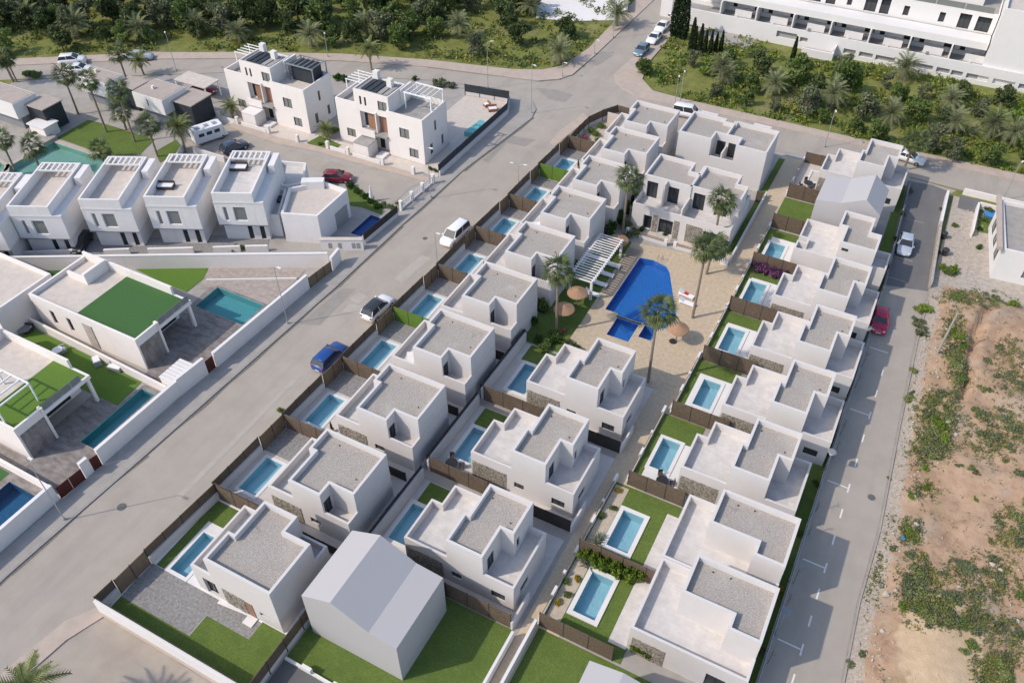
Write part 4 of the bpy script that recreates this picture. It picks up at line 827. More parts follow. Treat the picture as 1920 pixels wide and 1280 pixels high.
r = empty('plunge_pool', 'turquoise above-ground pool on the patio by the junction', 'pool', (-57.3, 97.5, 0)); G().prism([(-58.2, 95.2), (-56.1, 95.6), (-56.2, 99.0), (-57.8, 99.4)], 0, .8).build('wall', MAT['pool_cyan'], r)

# grey-roofed villas at the upper left
def lane_villa(x0, y0, x1, y1, label, side=1):
    r = empty('lane_villa', label, 'house', ((x0+x1)/2, (y0+y1)/2, 0))
    shell('ground_floor', [(x0+.3, y0+.8), (x1-.6, y0+.8), (x1-.6, y1+1.5), (x0+.3, y1+1.5)], -.05, 2.1, MAT['grey_paint'], r, None)
    shell('upper_storey', [(x0, y0), (x1, y0), (x1, y1), (x0, y1)], 2.1, 4.5, MAT['white_clean'], r, None, ops={0: [(.45*(x1-x0), .45*(x1-x0)+.25, 2.9, 4.0)]})
    G().box(x0+.15, y0+.15, 4.503, x1-.15, y1-.15, 4.56).build('roof', MAT['roof_beige'], r); G().box(x0+2.0, y0+2.0, 4.56, x0+2.4, y0+2.4, 5.0).build('vent', MAT['white_clean'], r)
    G().box(x1+.01, y0+1.9, 0, x1+3.6, y1+1.2, 3.6).build('rear_wing', MAT['dark_cladding'], r); G().box(x1-.2, y0+1.7, 3.61, x1+3.8, y1+1.4, 3.75).build('wing_roof', MAT['roof_beige'], r)
    G().box(x1+.4, y0-1.5, 0, x1+6, y0+1.0, .5).build('terrace', MAT['pavement'], r)
lane_villa(-125.5, 65.6, -116.9, 69.6, 'white upper storey over a grey base with beige flat roof, left edge'); lane_villa(-116.3, 76.5, -110.0, 80.0, 'white and grey villa with beige roof in the middle of the upper left three')
lane_villa(-104.5, 76.6, -98.5, 81.4, 'white and grey villa with beige roof nearest the motorhome')
sheet('lawn', PL([(100, 262), (165, 225), (205, 235), (290, 262), (262, 290), (205, 292), (172, 282), (110, 260)]), .03, MAT['lawn']); sheet('lawn', PL([(290, 285), (330, 262), (345, 280), (300, 305)]), .03, MAT['lawn'])
r = empty('garden_hut', 'small white hut beside the lawn at the upper left', 'hut', (*P(88, 250), 0)); a = P(88, 250); G().box(a[0]-1.6, a[1]-1.2, 0, a[0]+1.6, a[1]+1.2, 1.7).build('wall', W, r); G().box(a[0]-1.8, a[1]-1.4, 1.702, a[0]+1.8, a[1]+1.4, 1.85).build('roof', MAT['white_clean'], r)
r = empty('carport', 'beige carport roof above a parked car at the upper left', 'carport', (*P(380, 160), 0)); a = P(365, 150, 2.6)
G().box(a[0]-3, a[1]-1.5, 2.5, a[0]+3.4, a[1]+1.8, 2.65).build('roof', MAT['tile_beige'], r)
for dx in (-2.8, 3.2): 
    for dy in (-1.3, 1.6): G().box(a[0]+dx-.08, a[1]+dy-.08, 0, a[0]+dx+.08, a[1]+dy+.08, 2.49).build('post', MAT['white_metal'], r)
sheet('lane', PL([(440, 180), (430, 195), (345, 260), (380, 300), (450, 260), (470, 215)]), .01, MAT['asphalt'])
low_wall(P(345, 268, .8), P(320, 310, .8), 'white wall beside the green strip near the motorhome', 1.0, .25); low_wall(P(362, 276, .9), P(420, 294, .9), 'white parking wall below the motorhome', .9, .3)

# white picket gates closing the lane towards the street, garage door, cobbles between the town houses
A_, B_ = P(752, 388, .6), P(812, 338, .6); L_, dx_, dy_ = run(A_, B_)
for k in range(3):
    a = (A_[0]+dx_*(L_*k/3+.25), A_[1]+dy_*(L_*k/3+.25)); b = (A_[0]+dx_*(L_*(k+1)/3-.25), A_[1]+dy_*(L_*(k+1)/3-.25))
    r = empty('picket_gate', '%s white picket panel from below closing the lane at the street' % ORD[k+1], 'gate', (*a, 0), group='picket panels at the lane'); l2, _, _ = run(a, b)
    G().prism(strip(a, b, .12), 0, .4).build('wall', MAT['white_clean'], r); G().prism(strip(a, b, .06), 1.2, 1.28).build('rail', MAT['white_clean'], r)
    n = int(l2/.32)
    for j in range(n+1): c = (a[0]+dx_*l2*j/n, a[1]+dy_*l2*j/n); G().rbox(c, (.08, .05), (.402, 1.198), math.atan2(dy_, dx_)).build('picket', MAT['white_clean'], r)
for k in range(4):
    c = (A_[0]+dx_*L_*k/3, A_[1]+dy_*L_*k/3); r = empty('gate_pier', '%s white square pier from below between the picket panels' % ORD[k+1], 'pier', (*c, 0), group='piers at the lane'); G().rbox(c, (.36, .36), (0, 1.45), math.atan2(dy_, dx_)).build('shaft', MAT['white_clean'], r); G().rbox(c, (.46, .46), (1.452, 1.55), math.atan2(dy_, dx_)).build('cap', MAT['white_clean'], r)
hr = bpy.data.objects['corner_house']; a, b = P(595, 405, 4.2), P(651, 355, 4.2); L_, dx_, dy_ = run(a, b)
G().prism([(a[0]+dx_*s+dy_*e, a[1]+dy_*s-dx_*e) for s, e in ((L_*.5, .0), (L_*.9, .0), (L_*.9, .04), (L_*.5, .04))], .05, 2.4).build('garage_door', MAT['shutter'], hr)
sheet('driveway', PL([(-20, 482), (500, 470), (512, 430), (430, 440), (300, 445), (120, 450), (-20, 455)]), .006, MAT['cobble'])
# ---------------------------------------------------------------- apartment building at the upper right
r = empty('apartment_building', 'long white terraced apartment building at the upper right', 'building', (-14, 150, 0)); WC = MAT['white_clean']
X0, X1 = -44.0, 34.0
ops = [(X0-X0+a, X0-X0+b, c, d) for a, b, c, d in ((18.0, 21.5, 1.2, 2.3), (22.1, 23.4, 1.2, 2.0))]
for a, b in ((29.6, 31.6), (32.2, 34.4), (34.9, 38.0), (38.5, 40.2), (40.8, 44.0), (44.6, 46.6), (46.9, 48.6), (49.2, 52.5), (53.2, 56.4), (57, 60)): ops.append((a, b, .7, 1.55))
shell('podium', [(X0, 148.2), (X1, 148.2), (X1, 153.0), (X0, 153.0)], -.05, 3.1, WC, r, 2.4, .35, {0: ops}, floormat=MAT['roof_grey'], floorname='terrace_floor', glass=MAT['shutter'], frame=MAT['shutter'], mull=0, depth=.45)
gf = []
x = 6.2
seq = [(.3, 1.4), (3.9, 1.6), (1.6, 1.0)]
for k in range(7):
    b = 5.5+k*6.4; gf += [(b, b+.8, 2.45, 4.6), (b+3.9, b+5.5, 2.45, 4.6)]
shell('terrace_storey', [(X0+3, 153.0), (6.8, 153.0), (6.8, 160), (X0+3, 160)], 0, 5.2, WC, r, None, ops={0: gf}, depth=.4)
for k in range(8):
    b = X0+7.2+k*6.4
    if b > 5: continue
    G().box(b, 149.0, 2.42, b+.22, 152.98, 5.0).build('party_wall', WC, r); G().box(b+2.4, 150.6, 2.42, b+5.4, 150.75, 3.6).build('planter_wall', WC, r); G().box(b+3.0, 148.25, 3.11, b+3.5, 148.52, 3.6).build('wall_block', MAT['grey_paint'] if k % 3 == 2 else WC, r)
G().box(X0+3, 149.7, 5.0, 6.7, 153.2, 6.1).build('balcony_band', WC, r)
u1 = []
for k, (a, b, c) in enumerate(((4, 5.6, 9), (8, 9, 8), (14.5, 15.5, 8), (17.2, 19.2, 9), (20, 21.6, 9), (23.5, 24.3, 8.2), (26.4, 28.3, 8.8), (28.9, 30.4, 8.8), (32.6, 33.5, 8.2), (38.2, 39.1, 8.2), (41.2, 43.0, 8.6), (43.9, 46.0, 8.6))): u1.append((a, b, 6.6 if c < 8.5 else 6.2, c))
shell('middle_storey', [(X0+4, 153.6), (6.75, 153.6), (6.75, 162), (X0+4, 162)], 6.0, 9.3, WC, r, 8.9, .2, {0: u1}, floormat=MAT['roof_grey'], floorname='upper_terrace', depth=.35)
for k in range(10): G().box(X0+6+k*4.4, 153.58, 9.31, X0+10.2+k*4.4, 153.62, 10.2).build('glass_balustrade', MAT['glass_grey'], r)
shell('top_storey', [(X0+9, 157.5), (4, 157.5), (4, 164), (X0+9, 164)], 8.9, 12.3, WC, r, None, ops={0: [(k*4+1, k*4+2.4, 9.4, 11.6) for k in range(9)]}, depth=.35)
shell('stair_tower', [(6.9, 148.6), (13.0, 148.6), (13.0, 160), (6.9, 160)], 0, 12.2, WC, r, 11.6, .3, {}, floormat=MAT['tile_beige'], floorname='tower_roof')
shell('east_wing', [(13.05, 151.5), (33.5, 151.5), (33.5, 162), (13.05, 162)], 0, 7.5, WC, r, 6.8, .25, {0: [(1.0, 3.2, 2.5, 4.7), (5, 7, 2.5, 4.7), (9, 11, 2.5, 4.7)]}, floormat=MAT['roof_grey'])
G().box(7.2, 148.58 - .1, 2.43, 14, 151.4, 2.5).build('terrace_turf', MAT['turf'], r)
for k in range(3): G().box(X0-4+k*2.2, 150+k*1.5, 0, X0-1.9+k*2.2, 156, 3.6-k*.7).build('entrance_block', WC, r)
slab('apartment_ramp', PL([(1292, 52), (1345, 48), (1425, 82), (1400, 92), (1330, 78)]), -.02, .25, MAT['pavement'])
r = empty('ramp_wall', 'grey-floored white walled ramp recess in the apartment podium', 'wall', (*P(1530, 108), 0))
a, b = P(1503, 100), P(1551, 116); G().box(a[0], 145.6, 0, b[0]+.6, 146.0, 1.3).build('wall', WC, r); G().box(b[0]+.25, 146.01, 0, b[0]+.6, 148.15, 1.9).build('wall', WC, r); G().box(a[0], 146.02, 0, b[0]+.2, 148.1, .5).build('ramp', MAT['roof_grey'], r)
# ---------------------------------------------------------------- white house and yard at the right edge
r = empty('corner_villa', 'white house with three slanted windows at the right picture edge', 'house', (18, 100, 0))
hp = [(14.1, 96.0), (27, 97.0), (26.0, 108.0), (12.9, 106.8)]
shell('wall', hp, -.05, 4.3, MAT['white_clean'], r, 3.9, .3, {3: [(1.2, 3.4, .9, 3.0), (4.4, 6.4, 1.1, 3.2), (7.3, 9.3, 1.1, 3.2)], 0: [(3, 5, 1, 2.6)]}, floormat=MAT['roof_grey'], glass=MAT['glass_grey'])
G().prism(strip((13.6, 95.5), (12.5, 107.2), .5), 4.31, 4.75).build('cornice', MAT['pavement_pink'], r); G().prism([(16.5, 98), (26, 98.6), (25.4, 106.8), (15.8, 106)], 3.92, 5.6).build('attic', MAT['roof_grey'], r)
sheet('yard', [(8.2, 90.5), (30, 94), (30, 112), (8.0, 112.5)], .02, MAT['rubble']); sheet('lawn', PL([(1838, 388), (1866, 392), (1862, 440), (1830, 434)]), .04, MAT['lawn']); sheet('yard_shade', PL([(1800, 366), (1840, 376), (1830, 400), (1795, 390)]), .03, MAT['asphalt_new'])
low_wall((7.15, 111.8), (7.3, 104), 'whitewashed wall along the far end of the side road', 1.0, .3, 'white_old'); low_wall((7.3, 103.8), (7.95, 90.6), 'pale stone wall between the side road and the rubble yard', 1.0, .3, 'rubble')
low_wall((11.1, 110.7), (11.1, 103.7), 'cream wall round the little lawn of the right edge house', 1.0, .25, 'white_warm'); low_wall((11.2, 110.8), (14.0, 110.8), 'cream wall at the far side of the little lawn by the right edge house', 1.0, .25, 'white_warm'); low_wall((9.0, 113.5), (30, 113.7), 'cream street wall of the house at the right edge', .9, .25, 'white_warm')
# ramp and blank wall at the top between the trees and the north street
sheet('concrete_lot', PL([(1010, -30), (1185, -30), (1170, 38), (1070, 40), (1005, 35)]), .02, MAT['white_old'])
slab('north_ramp_wall', PL([(1170, 8), (1176, -40), (1182, -40), (1176, 26)]), 0, 1.6, MAT['grey_paint'])
# ---------------------------------------------------------------- vegetation: meshes shared between copies
from mathutils import noise as mnoise
def leafquad(g, p, s, q, elong=1.6, m=0):
    a = Vector((q.gauss(0, 1), q.gauss(0, 1), q.gauss(0, .75))).normalized(); b = a.orthogonal().normalized(); t = q.uniform(0, 6.28)
    c = a.cross(b); u = b*math.cos(t)+c*math.sin(t); v = a.cross(u)
    u = u*s*elong/2; v = v*s/2; p = Vector(p)
    g.add([p-u, p-v*.9, p+u, p+v*.9], [(0, 1, 2, 3)], m)
def blobs(q, R_, H0, H1, n, flat=.75):
    out = []
    for i in range(n):
        t = q.uniform(0, 6.28); rr = R_*math.sqrt(q.random())*.68; z = q.uniform(H0, H1)
        k = 1-.45*abs((z-(H0*.55+H1*.45))/(H1-H0+.01)); out.append((Vector((rr*math.cos(t)*k, rr*math.sin(t)*k, z)), R_*q.uniform(.26, .46), flat))
    return out
def crown_mesh(name, seed, R_, H0, H1, nb, nl, ls, mat, flat=.75, elong=1.6):
    q = random.Random(seed); g = G(); bl = blobs(q, R_, H0, H1, nb, flat); tot = sum(b[1]**2 for b in bl)
    for c, r_, f in bl:
        for k in range(int(nl*r_*r_/tot)):
            d = Vector((q.gauss(0, 1), q.gauss(0, 1), q.gauss(0, 1))).normalized(); rr = r_*(q.random()**.35)*q.uniform(.8, 1.12)
            leafquad(g, (c.x+d.x*rr, c.y+d.y*rr, max(.08, c.z+d.z*rr*f)), ls*q.uniform(.6, 1.35), q, elong)
    return g.mesh(name, MAT[mat]), bl
def trunk_mesh(name, seed, bl, h, r0, mat='bark'):
    q = random.Random(seed); g = G(); top = Vector((q.uniform(-.2, .2), q.uniform(-.2, .2), h)); mid = top*.5+Vector((q.uniform(-.12, .12), q.uniform(-.12, .12), 0))
    g.tube((0, 0, -.1), mid, r0, r0*.8, 7); g.tube(mid, top, r0*.8, r0*.6, 7)
    for c, r_, f in bl[:7]: g.tube(top-Vector((0, 0, .1)), c, r0*.45, r0*.12, 5, cap=False)
    return g.mesh(name, MAT[mat])
TREES = {}
def def_tree(key, seed, R_, H0, H1, nb, nl, ls, mat, th, r0, flat=.75, elong=1.6):
    c, bl = crown_mesh('crown', seed, R_, H0, H1, nb, nl, ls, mat, flat, elong); TREES[key] = (trunk_mesh('trunk', seed, bl, th, r0), c)
for k in range(4): def_tree('dark%d' % k, 10+k, 2.7, 1.2, 4.3, 12, 1700, .34, 'leaf_dark', 1.6, .2)
for k in range(3): def_tree('olive%d' % k, 20+k, 2.5, 1.3, 4.2, 11, 1500, .30, 'leaf_olive', 1.5, .18)
for k in range(4): def_tree('mid%d' % k, 30+k, 2.4, 1.1, 3.9, 11, 1500, .32, 'leaf_mid', 1.4, .16)
for k in range(2): def_tree('bright%d' % k, 40+k, 1.7, .9, 3.0, 9, 900, .30, 'leaf_bright', 1.2, .1)
def cyp(seed):
    q = random.Random(seed); g = G()
    for k in range(1300):
        z = .3+8.0*q.random()**1.1; w_ = .75*math.sin(min(1, (9.0-z)/6.5)*1.45)*(.55+.45*min(1, z/1.5)); t = q.uniform(0, 6.28); rr = w_*math.sqrt(q.uniform(.35, 1.1))
        leafquad(g, (rr*math.cos(t), rr*math.sin(t), z), .3*q.uniform(.6, 1.2), q, 1.9)
    t = G().tube((0, 0, -.1), (0, 0, 7.5), .14, .04, 6); return t.mesh('trunk', MAT['bark']), g.mesh('crown', MAT['leaf_cypress'])
TREES['cypress'] = cyp(3)
def frond_mesh(name, L, droop, n, ll, mat, wid=.05, up=.35):
    """a feather frond along +X: rib and two ranks of leaflets"""
    g = G(); pts = []
    for i in range(n+1):
        s = i/n; pts.append(Vector((L*(s-.18*s*s*droop), 0, L*(up*s-droop*.62*s*s))))
    for i in range(n): g.tube(pts[i], pts[i+1], .03*(1-i/n)+.008, .03*(1-(i+1)/n)+.006, 3, cap=False)
    q = random.Random(int(L*100))
    for i in range(1, n*2):
        s = i/(n*2); p = Vector((L*(s-.18*s*s*droop), 0, L*(up*s-droop*.62*s*s)))
        l = ll*(math.sin(math.pi*min(1, .25+.75*s))*.75+.3)
        for sd in (-1, 1):
            e = p+Vector((l*.6, sd*l*.75, -l*.28+q.uniform(-.06, .06))); w_ = Vector((wid, 0, 0))
            g.add([p-w_, p+w_, e+w_*.25], [(0, 1, 2)])
    return g.mesh(name, MAT[mat])
def fan_mesh(name, pl, fr, nb, mat, fold=.35):
    """a fan frond along +X: stalk and a spread of pointed blades"""
    g = G(); g.tube((0, 0, 0), (pl, 0, .06), .022, .015, 3, cap=False); q = random.Random(5)
    for i in range(nb):
        t = -1.25+2.5*i/(nb-1); l = fr*(1-.3*abs(t)/1.25)*q.uniform(.9, 1.08); d = Vector((math.cos(t), math.sin(t), -.12-fold*abs(t)/3.0)); o = Vector((-d.y, d.x, 0)).normalized()*.062
        p = Vector((pl, 0, .06)); g.add([p+d*.08, p+d*l*.55+o+Vector((0, 0, .03)), p+d*l+Vector((0, 0, -l*.3)), p+d*l*.55-o], [(0, 1, 2, 3)])
    return g.mesh(name, MAT[mat])
FEATHER = frond_mesh('frond', 2.5, 1.0, 7, .6, 'leaf_mid', .07); FEATHER_P = frond_mesh('frond', 2.7, .9, 7, .6, 'leaf_palm_pale', .06, .5)
FAN = fan_mesh('frond', .85, 1.0, 11, 'leaf_palm', .6); FAN_DEAD = fan_mesh('dead_frond', .4, .85, 9, 'dead_frond', .9)
def rot_frond(az, el): return Euler((0, -el, az), 'XYZ')
def joined(name, parts, mats):
    g = G(); 
    for me, mtx, mi in parts:
        vs = [mtx @ v.co for v in me.vertices]; g.add(vs, [tuple(p.vertices) for p in me.polygons], mi)
    return g.mesh(name, mats)
def palm_crown(seed, n, base, lo, hi, sc=(.85, 1.1)):
    q = random.Random(seed); out = []
    for i in range(n):
        s = i/n; el = hi+(lo-hi)*s**.8+q.uniform(-.12, .12); az = i*2.39996+q.uniform(-.2, .2); k = q.uniform(*sc)
        out.append((az, el, k))
    return out
def trunk_palm(h, r0, r1, seed, boots=False):
    g = G(); q = random.Random(seed); n = 9; pr = Vector((0, 0, -.1)); bx, by = q.uniform(-.25, .25), q.uniform(-.25, .25)
    for i in range(n):
        s = (i+1)/n; p = Vector((bx*math.sin(s*1.5), by*math.sin(s*1.5), h*s)); ra = r0+(r1-r0)*(i/n); rb = r0+(r1-r0)*s
        g.tube(pr, p, ra*(1.07 if i % 2 else .97), rb, 8, cap=(i == n-1)); pr = p
    return g.mesh('trunk', MAT['palm_bark']), pr
def fan_palm(base, h, label, seed, skirt=10, n=34, sc=1.0, group=None):
    r = empty('fan_palm', label, 'palm', (*base, 0), group=group); tm, top = trunk_palm(h, .17, .12, seed); link('trunk', tm, r)
    q = random.Random(seed); hub = G().tube(top-Vector((0, 0, .25)), top+Vector((0, 0, .25)), .2, .1, 7).mesh('crown', MAT['palm_bark']); cr = link('crown', hub, r)
    for az, el, k in palm_crown(seed, n, top, -.55, 1.25, (.8, 1.2)):
        o = link('frond', FAN, cr); o.location = top+Vector((0, 0, .1)); o.rotation_euler = rot_frond(az, el); o.scale = (k*sc,)*3
    for i in range(skirt):
        o = link('dead_frond', FAN_DEAD, cr); o.location = top-Vector((0, 0, .15+.35*q.random())); o.rotation_euler = rot_frond(i*2.4, -1.1-q.uniform(0, .35)); o.scale = (q.uniform(.8, 1.1)*sc,)*3
    return r
def far_palm_meshes(seed, h, n, pale, fan=False):
    tm, top = trunk_palm(h, .22 if pale else .16, .2 if pale else .12, seed); parts = []
    for az, el, k in palm_crown(seed, n if not fan else 26, top, -.6, 1.2, (.75, 1.2)):
        me = FAN if fan else (FEATHER_P if pale else FEATHER); k2 = k*(1.15 if fan else 1)
        parts.append((me, Matrix.LocRotScale(top, rot_frond(az, el), Vector((k2,)*3)), 0))
    if fan or not pale:
        for i in range(8): parts.append((FAN_DEAD, Matrix.LocRotScale(top-Vector((0, 0, .25)), rot_frond(i*2.4, -1.2), Vector((1.1,)*3)), 1))
    return tm, joined('crown', parts, [MAT['leaf_palm_pale' if pale else ('leaf_palm' if fan else 'leaf_weed')], MAT['dead_frond']])
def hfit(base, px, py):
    best = (1e9, 0)
    for i in range(10, 140):
        z = i*.1; p = P(px, py, z); d = (p[0]-base[0])**2+(p[1]-base[1])**2
        if d < best[0]: best = (d, z)
    return best[1]
for k in range(3):
    TREES['datepalm%d' % k] = far_palm_meshes(50+k, 1.5+.3*k, 46, True); 
for k in range(2): TREES['tallpalm%d' % k] = far_palm_meshes(60+k, 6.0, 34, False, True)
TREES['featherpalm'] = far_palm_meshes(70, 2.6, 40, False)
def tree(key, loc, sc, label, cat='tree', name='tree', group=None, rz=None, zs=None):
    r = empty(name, label, cat, (loc[0], loc[1], loc[2] if len(loc) > 2 else 0), rnd.uniform(0, 6.28) if rz is None else rz, group); r.scale = (sc, sc, zs or sc)
    t, c = TREES[key]; link('trunk', t, r); link('crown', c, r); return r
# pool palms
for k, (b, c, lab) in enumerate((((1043, 623), (1053, 512), 'fan palm on the lawn left of the thatched parasols'), ((1167, 441), (1184, 338), 'fan palm with a brown skirt left of the double villa'), ((1338, 462), (1357, 380), 'fan palm with a brown skirt in front of the double villa'),
                               ((1298, 596), (1314, 470), 'tall thin fan palm behind the white pool loungers'), ((1324, 514), (1334, 462), 'shorter fan palm beside the tall thin one above the pool'), ((1215, 717), (1236, 588), 'tall fan palm at the near corner of the communal pool'), ((1694, 318), (1704, 262), 'brownish fan palm in front of the far white car'))):
    base = P(*b); fan_palm(base, hfit(base, *c), lab, 80+k, 24 if k in (1, 2, 6) else 10, 30, 1.12)
# palms across the street
PALMS = [((25, 154), (8, 106), 'leftmost tall palm by the far street', 0), ((32, 154), (17, 108), 'second palm of the pair at the left edge by the far street', 0), ((147, 214), (115, 144), 'leaning palm left of the middle grey-roofed villa', 0), ((243, 166), (218, 101), 'tall palm rising in front of the far street', 0),
         ((200, 248), (166, 150), 'tall leaning palm on the left part of the lawn', 0), ((253, 266), (213, 172), 'tall leaning palm on the right part of the lawn', 0), ((237, 243), (227, 211), 'short palm between the two leaning lawn palms', 0), ((296, 294), (281, 236), 'palm at the lower right lawn corner', 0), ((195, 303), (182, 281), 'small palm at the edge of the sea-green pool', 0),
         ((76, 319), (54, 276), 'dense palm leaning over the sea-green pool', 0), ((27, 317), (8, 262), 'palm at the left edge by the sea-green pool', 0), ((348, 285), (341, 237), 'bushy palm beside the motorhome', 1), ((270, 140), (260, 112), 'round bushy palm by the far street', 1), ((438, 222), (435, 200), 'little palm near the lane behind the motorhome', 1), ((697, 131), (690, 92), 'palm on the far pavement behind the large houses', 1),
         ((112, 1360), (78, 1275), 'palm crown at the bottom left picture corner', 1), ((612, 258), (605, 243), 'little palm on the lawn between the large houses', 1)]
for b, c, lab, ty in PALMS:
    base = P(*b); h = hfit(base, *c); key = 'tallpalm%d' % (len(lab) % 2) if ty == 0 else 'featherpalm'; h0 = 6.0 if ty == 0 else 2.6
    r = empty('palm_tree', lab, 'palm', (*base, 0), rnd.uniform(0, 6)); t, cm = TREES[key]
    tt = link('trunk', t, r); tt.scale = (1, 1, h/h0); cc = link('crown', cm, r); cc.location = (0, 0, h-h0); k = 1.0 if ty == 0 else min(1.1, .55+h*.12); 
    if ty: cc.scale = (k, k, k); cc.location = (0, 0, h-h0*k)
# field to the north east
NEg = 'trees in the field below the apartment building'
for _n, (x, y, k) in enumerate(sorted(((1358, 160, 0), (1447, 178, 1), (1558, 205, 2), (1665, 232, 0), (1782, 250, 1), (1895, 275, 2), (1345, 150, 2), (1777, 205, 0), (1690, 150, 1), (1850, 258, 1)))):
    tree('datepalm%d' % k, P(x, y), 1.0+.25*rnd.random(), '%s pale date palm from the left in the field below the apartments' % ORD[_n+1], 'palm', 'date_palm', 'date palms in the field')
NE = [(1420, 130, 'dark0', .9), (1490, 140, 'mid1', 1.15), (1573, 155, 'mid2', 1.25), (1520, 185, 'dark1', .85), (1680, 182, 'mid3', .8), (1800, 178, 'dark2', .7), (1877, 192, 'dark3', .75), (1620, 215, 'olive0', .95), (1716, 220, 'mid0', .85), (1507, 205, 'olive1', .95), (1853, 240, 'bright0', 1.2), (1363, 115, 'mid1', .8), (1300, 118, 'olive2', .6), (1325, 130, 'bright1', .9), (1410, 165, 'mid2', .7), (1600, 160, 'bright0', .9), (1745, 275, 'olive1', .9), (1640, 255, 'mid3', .85), (1450, 205, 'olive0', .5), (1540, 225, 'mid0', .5),
      (1205, 133, 'mid2', .75), (1905, 215, 'bright1', 1.1), (1580, 130, 'olive2', .7), (1470, 160, 'bright1', .8), (1760, 235, 'dark1', .7), (1700, 205, 'bright0', .7), (1830, 215, 'olive0', .7), (1395, 190, 'mid3', .6), (1600, 240, 'mid1', .6), (1850, 300, 'mid2', .8), (1780, 290, 'olive1', .7), (1920, 300, 'mid0', .9), (1340, 180, 'olive2', .5), (1240, 150, 'bright0', .4), (1660, 160, 'olive1', .5), (1730, 180, 'olive2', .5)]
kinds = {'d': 'dark green', 'm': 'mid green', 'o': 'grey-green', 'b': 'light green'}
cnt = {}
for x, y, k, s in sorted(NE):
    cnt[k[0]] = cnt.get(k[0], 0)+1; tree(k, P(x, y+12*s), s, '%s %s tree from the left in the field below the apartments' % (ORD[cnt[k[0]]], kinds[k[0]]), group=NEg)
for i, (x, y, s) in enumerate(((1262, 70, 1.0), (1272, 72, 1.05), (1281, 74, .95), (1300, 98, .55), (1310, 100, .62), (1320, 101, .5), (1330, 102, .5), (1340, 100, .45), (1350, 100, .48), (1295, 96, .7), (1484, 118, .55))):
    tree('cypress', P(x, y), s, '%s dark cypress from the left at the end of the apartment building' % ORD[{0: 1, 1: 2, 2: 3, 9: 4, 3: 5, 4: 6, 5: 7, 6: 8, 7: 9, 8: 10}[i]] if i < 10 else 'single small cypress before the middle of the apartment building', 'tree', 'cypress_tree', 'cypresses beside the apartments' if i < 10 else None)
# woodland strip beyond the far street
def line_y(x):
    pts = [(-201, 49), (-140.8, 80.3), (-119.7, 94.5), (-105.2, 102.2), (-90.6, 109.2), (-76.2, 114.2), (-62.2, 117.6), (-55.2, 122.6), (-50, 135)]
    for (a, b), (c, d) in zip(pts[:-1], pts[1:]):
        if a <= x <= c: return b+(d-b)*(x-a)/(c-a)
    return 200
q = random.Random(21); placed = []; NWk = ['dark0', 'dark1', 'dark2', 'dark3', 'olive0', 'olive1', 'olive2', 'mid0', 'mid1', 'mid2', 'dark0', 'dark2']
tries = 0
while len(placed) < 235 and tries < 14000:
    tries += 1; x = q.uniform(-185, -56); d = q.uniform(2.6, 46); y = line_y(x)+d*1.15
    open_ = (x > -82 and d < 17) or (-82 < x and 24 < d < 29)
    if open_ and q.random() < .86: continue
    if x > -68 and y > 136: continue
    if any((x-a)**2+(y-b)**2 < (2.9 if not open_ else 5)**2 for a, b in placed): continue
    placed.append((x, y)); k = q.choice(NWk); s = q.uniform(.75, 1.25)*(.8 if d < 6 else 1)
    tree(k, (x, y), s, '%s tree in the wooded strip beyond the far street' % kinds[k[0]], group='trees beyond the far street')
for _n, (x, y, k) in enumerate(sorted(((1050, 108, 0), (148, 60, 1), (265, 70, 2), (373, 55, 0), (585, 78, 1), (596, 40, 2), (995, 20, 0), (690, 60, 1), (860, 60, 2), (1155, 40, 1), (450, 70, 0), (60, 40, 1)))):
    tree('datepalm%d' % k, P(x, y+10), 1.1+.2*rnd.random(), '%s pale feathery palm from the left among the trees beyond the far street' % ORD[_n+1], 'palm', 'date_palm', 'palms beyond the far street')
# undergrowth: one mass of low leafy clumps, not countable
def undergrowth(name, label, pts, mats, seed, n, hmax):
    q = random.Random(seed); g = G()
    for x, y in pts:
        m_ = 0 if q.random() < .5 else (1 if q.random() < .6 else 2); hh = hmax*q.uniform(.3, 1)
        for k in range(n):
            leafquad(g, (x+q.gauss(0, .38), y+q.gauss(0, .38), q.uniform(.04, hh)), q.uniform(.2, .42), q, 1.8, m_)
    o = g.build(name, [MAT[m] for m in mats]); tag(o, label, 'undergrowth', kind='stuff'); return o
q = random.Random(33); pts = []
for i in range(3000):
    x = q.uniform(-190, -52.5); d = 1.2+44*q.random()**1.5; y = line_y(x)+d*1.1
    if x > -55.5 and y < 150 and x > -54.6: continue
    if mnoise.noise(Vector((x*.14, y*.14, 3))) > -.12: pts.append((x, y))
undergrowth('undergrowth', 'low green undergrowth beneath the trees beyond the far street', pts, ('leaf_mid', 'leaf_grass', 'leaf_dark'), 4, 9, .8)
pts = []
for i in range(3600):
    x = q.uniform(-43, 40); y = q.uniform(121.8, 148) if x > -39 else q.uniform(126, 160)
    if x > -39 and y < 121.5+.02*(x+33): continue
    if mnoise.noise(Vector((x*.16, y*.16, 9))) > -.1: pts.append((x, y))
undergrowth('undergrowth', 'low green and yellowish undergrowth in the field below the apartments', pts, ('leaf_mid', 'leaf_grass', 'leaf_bright'), 5, 9, .7)
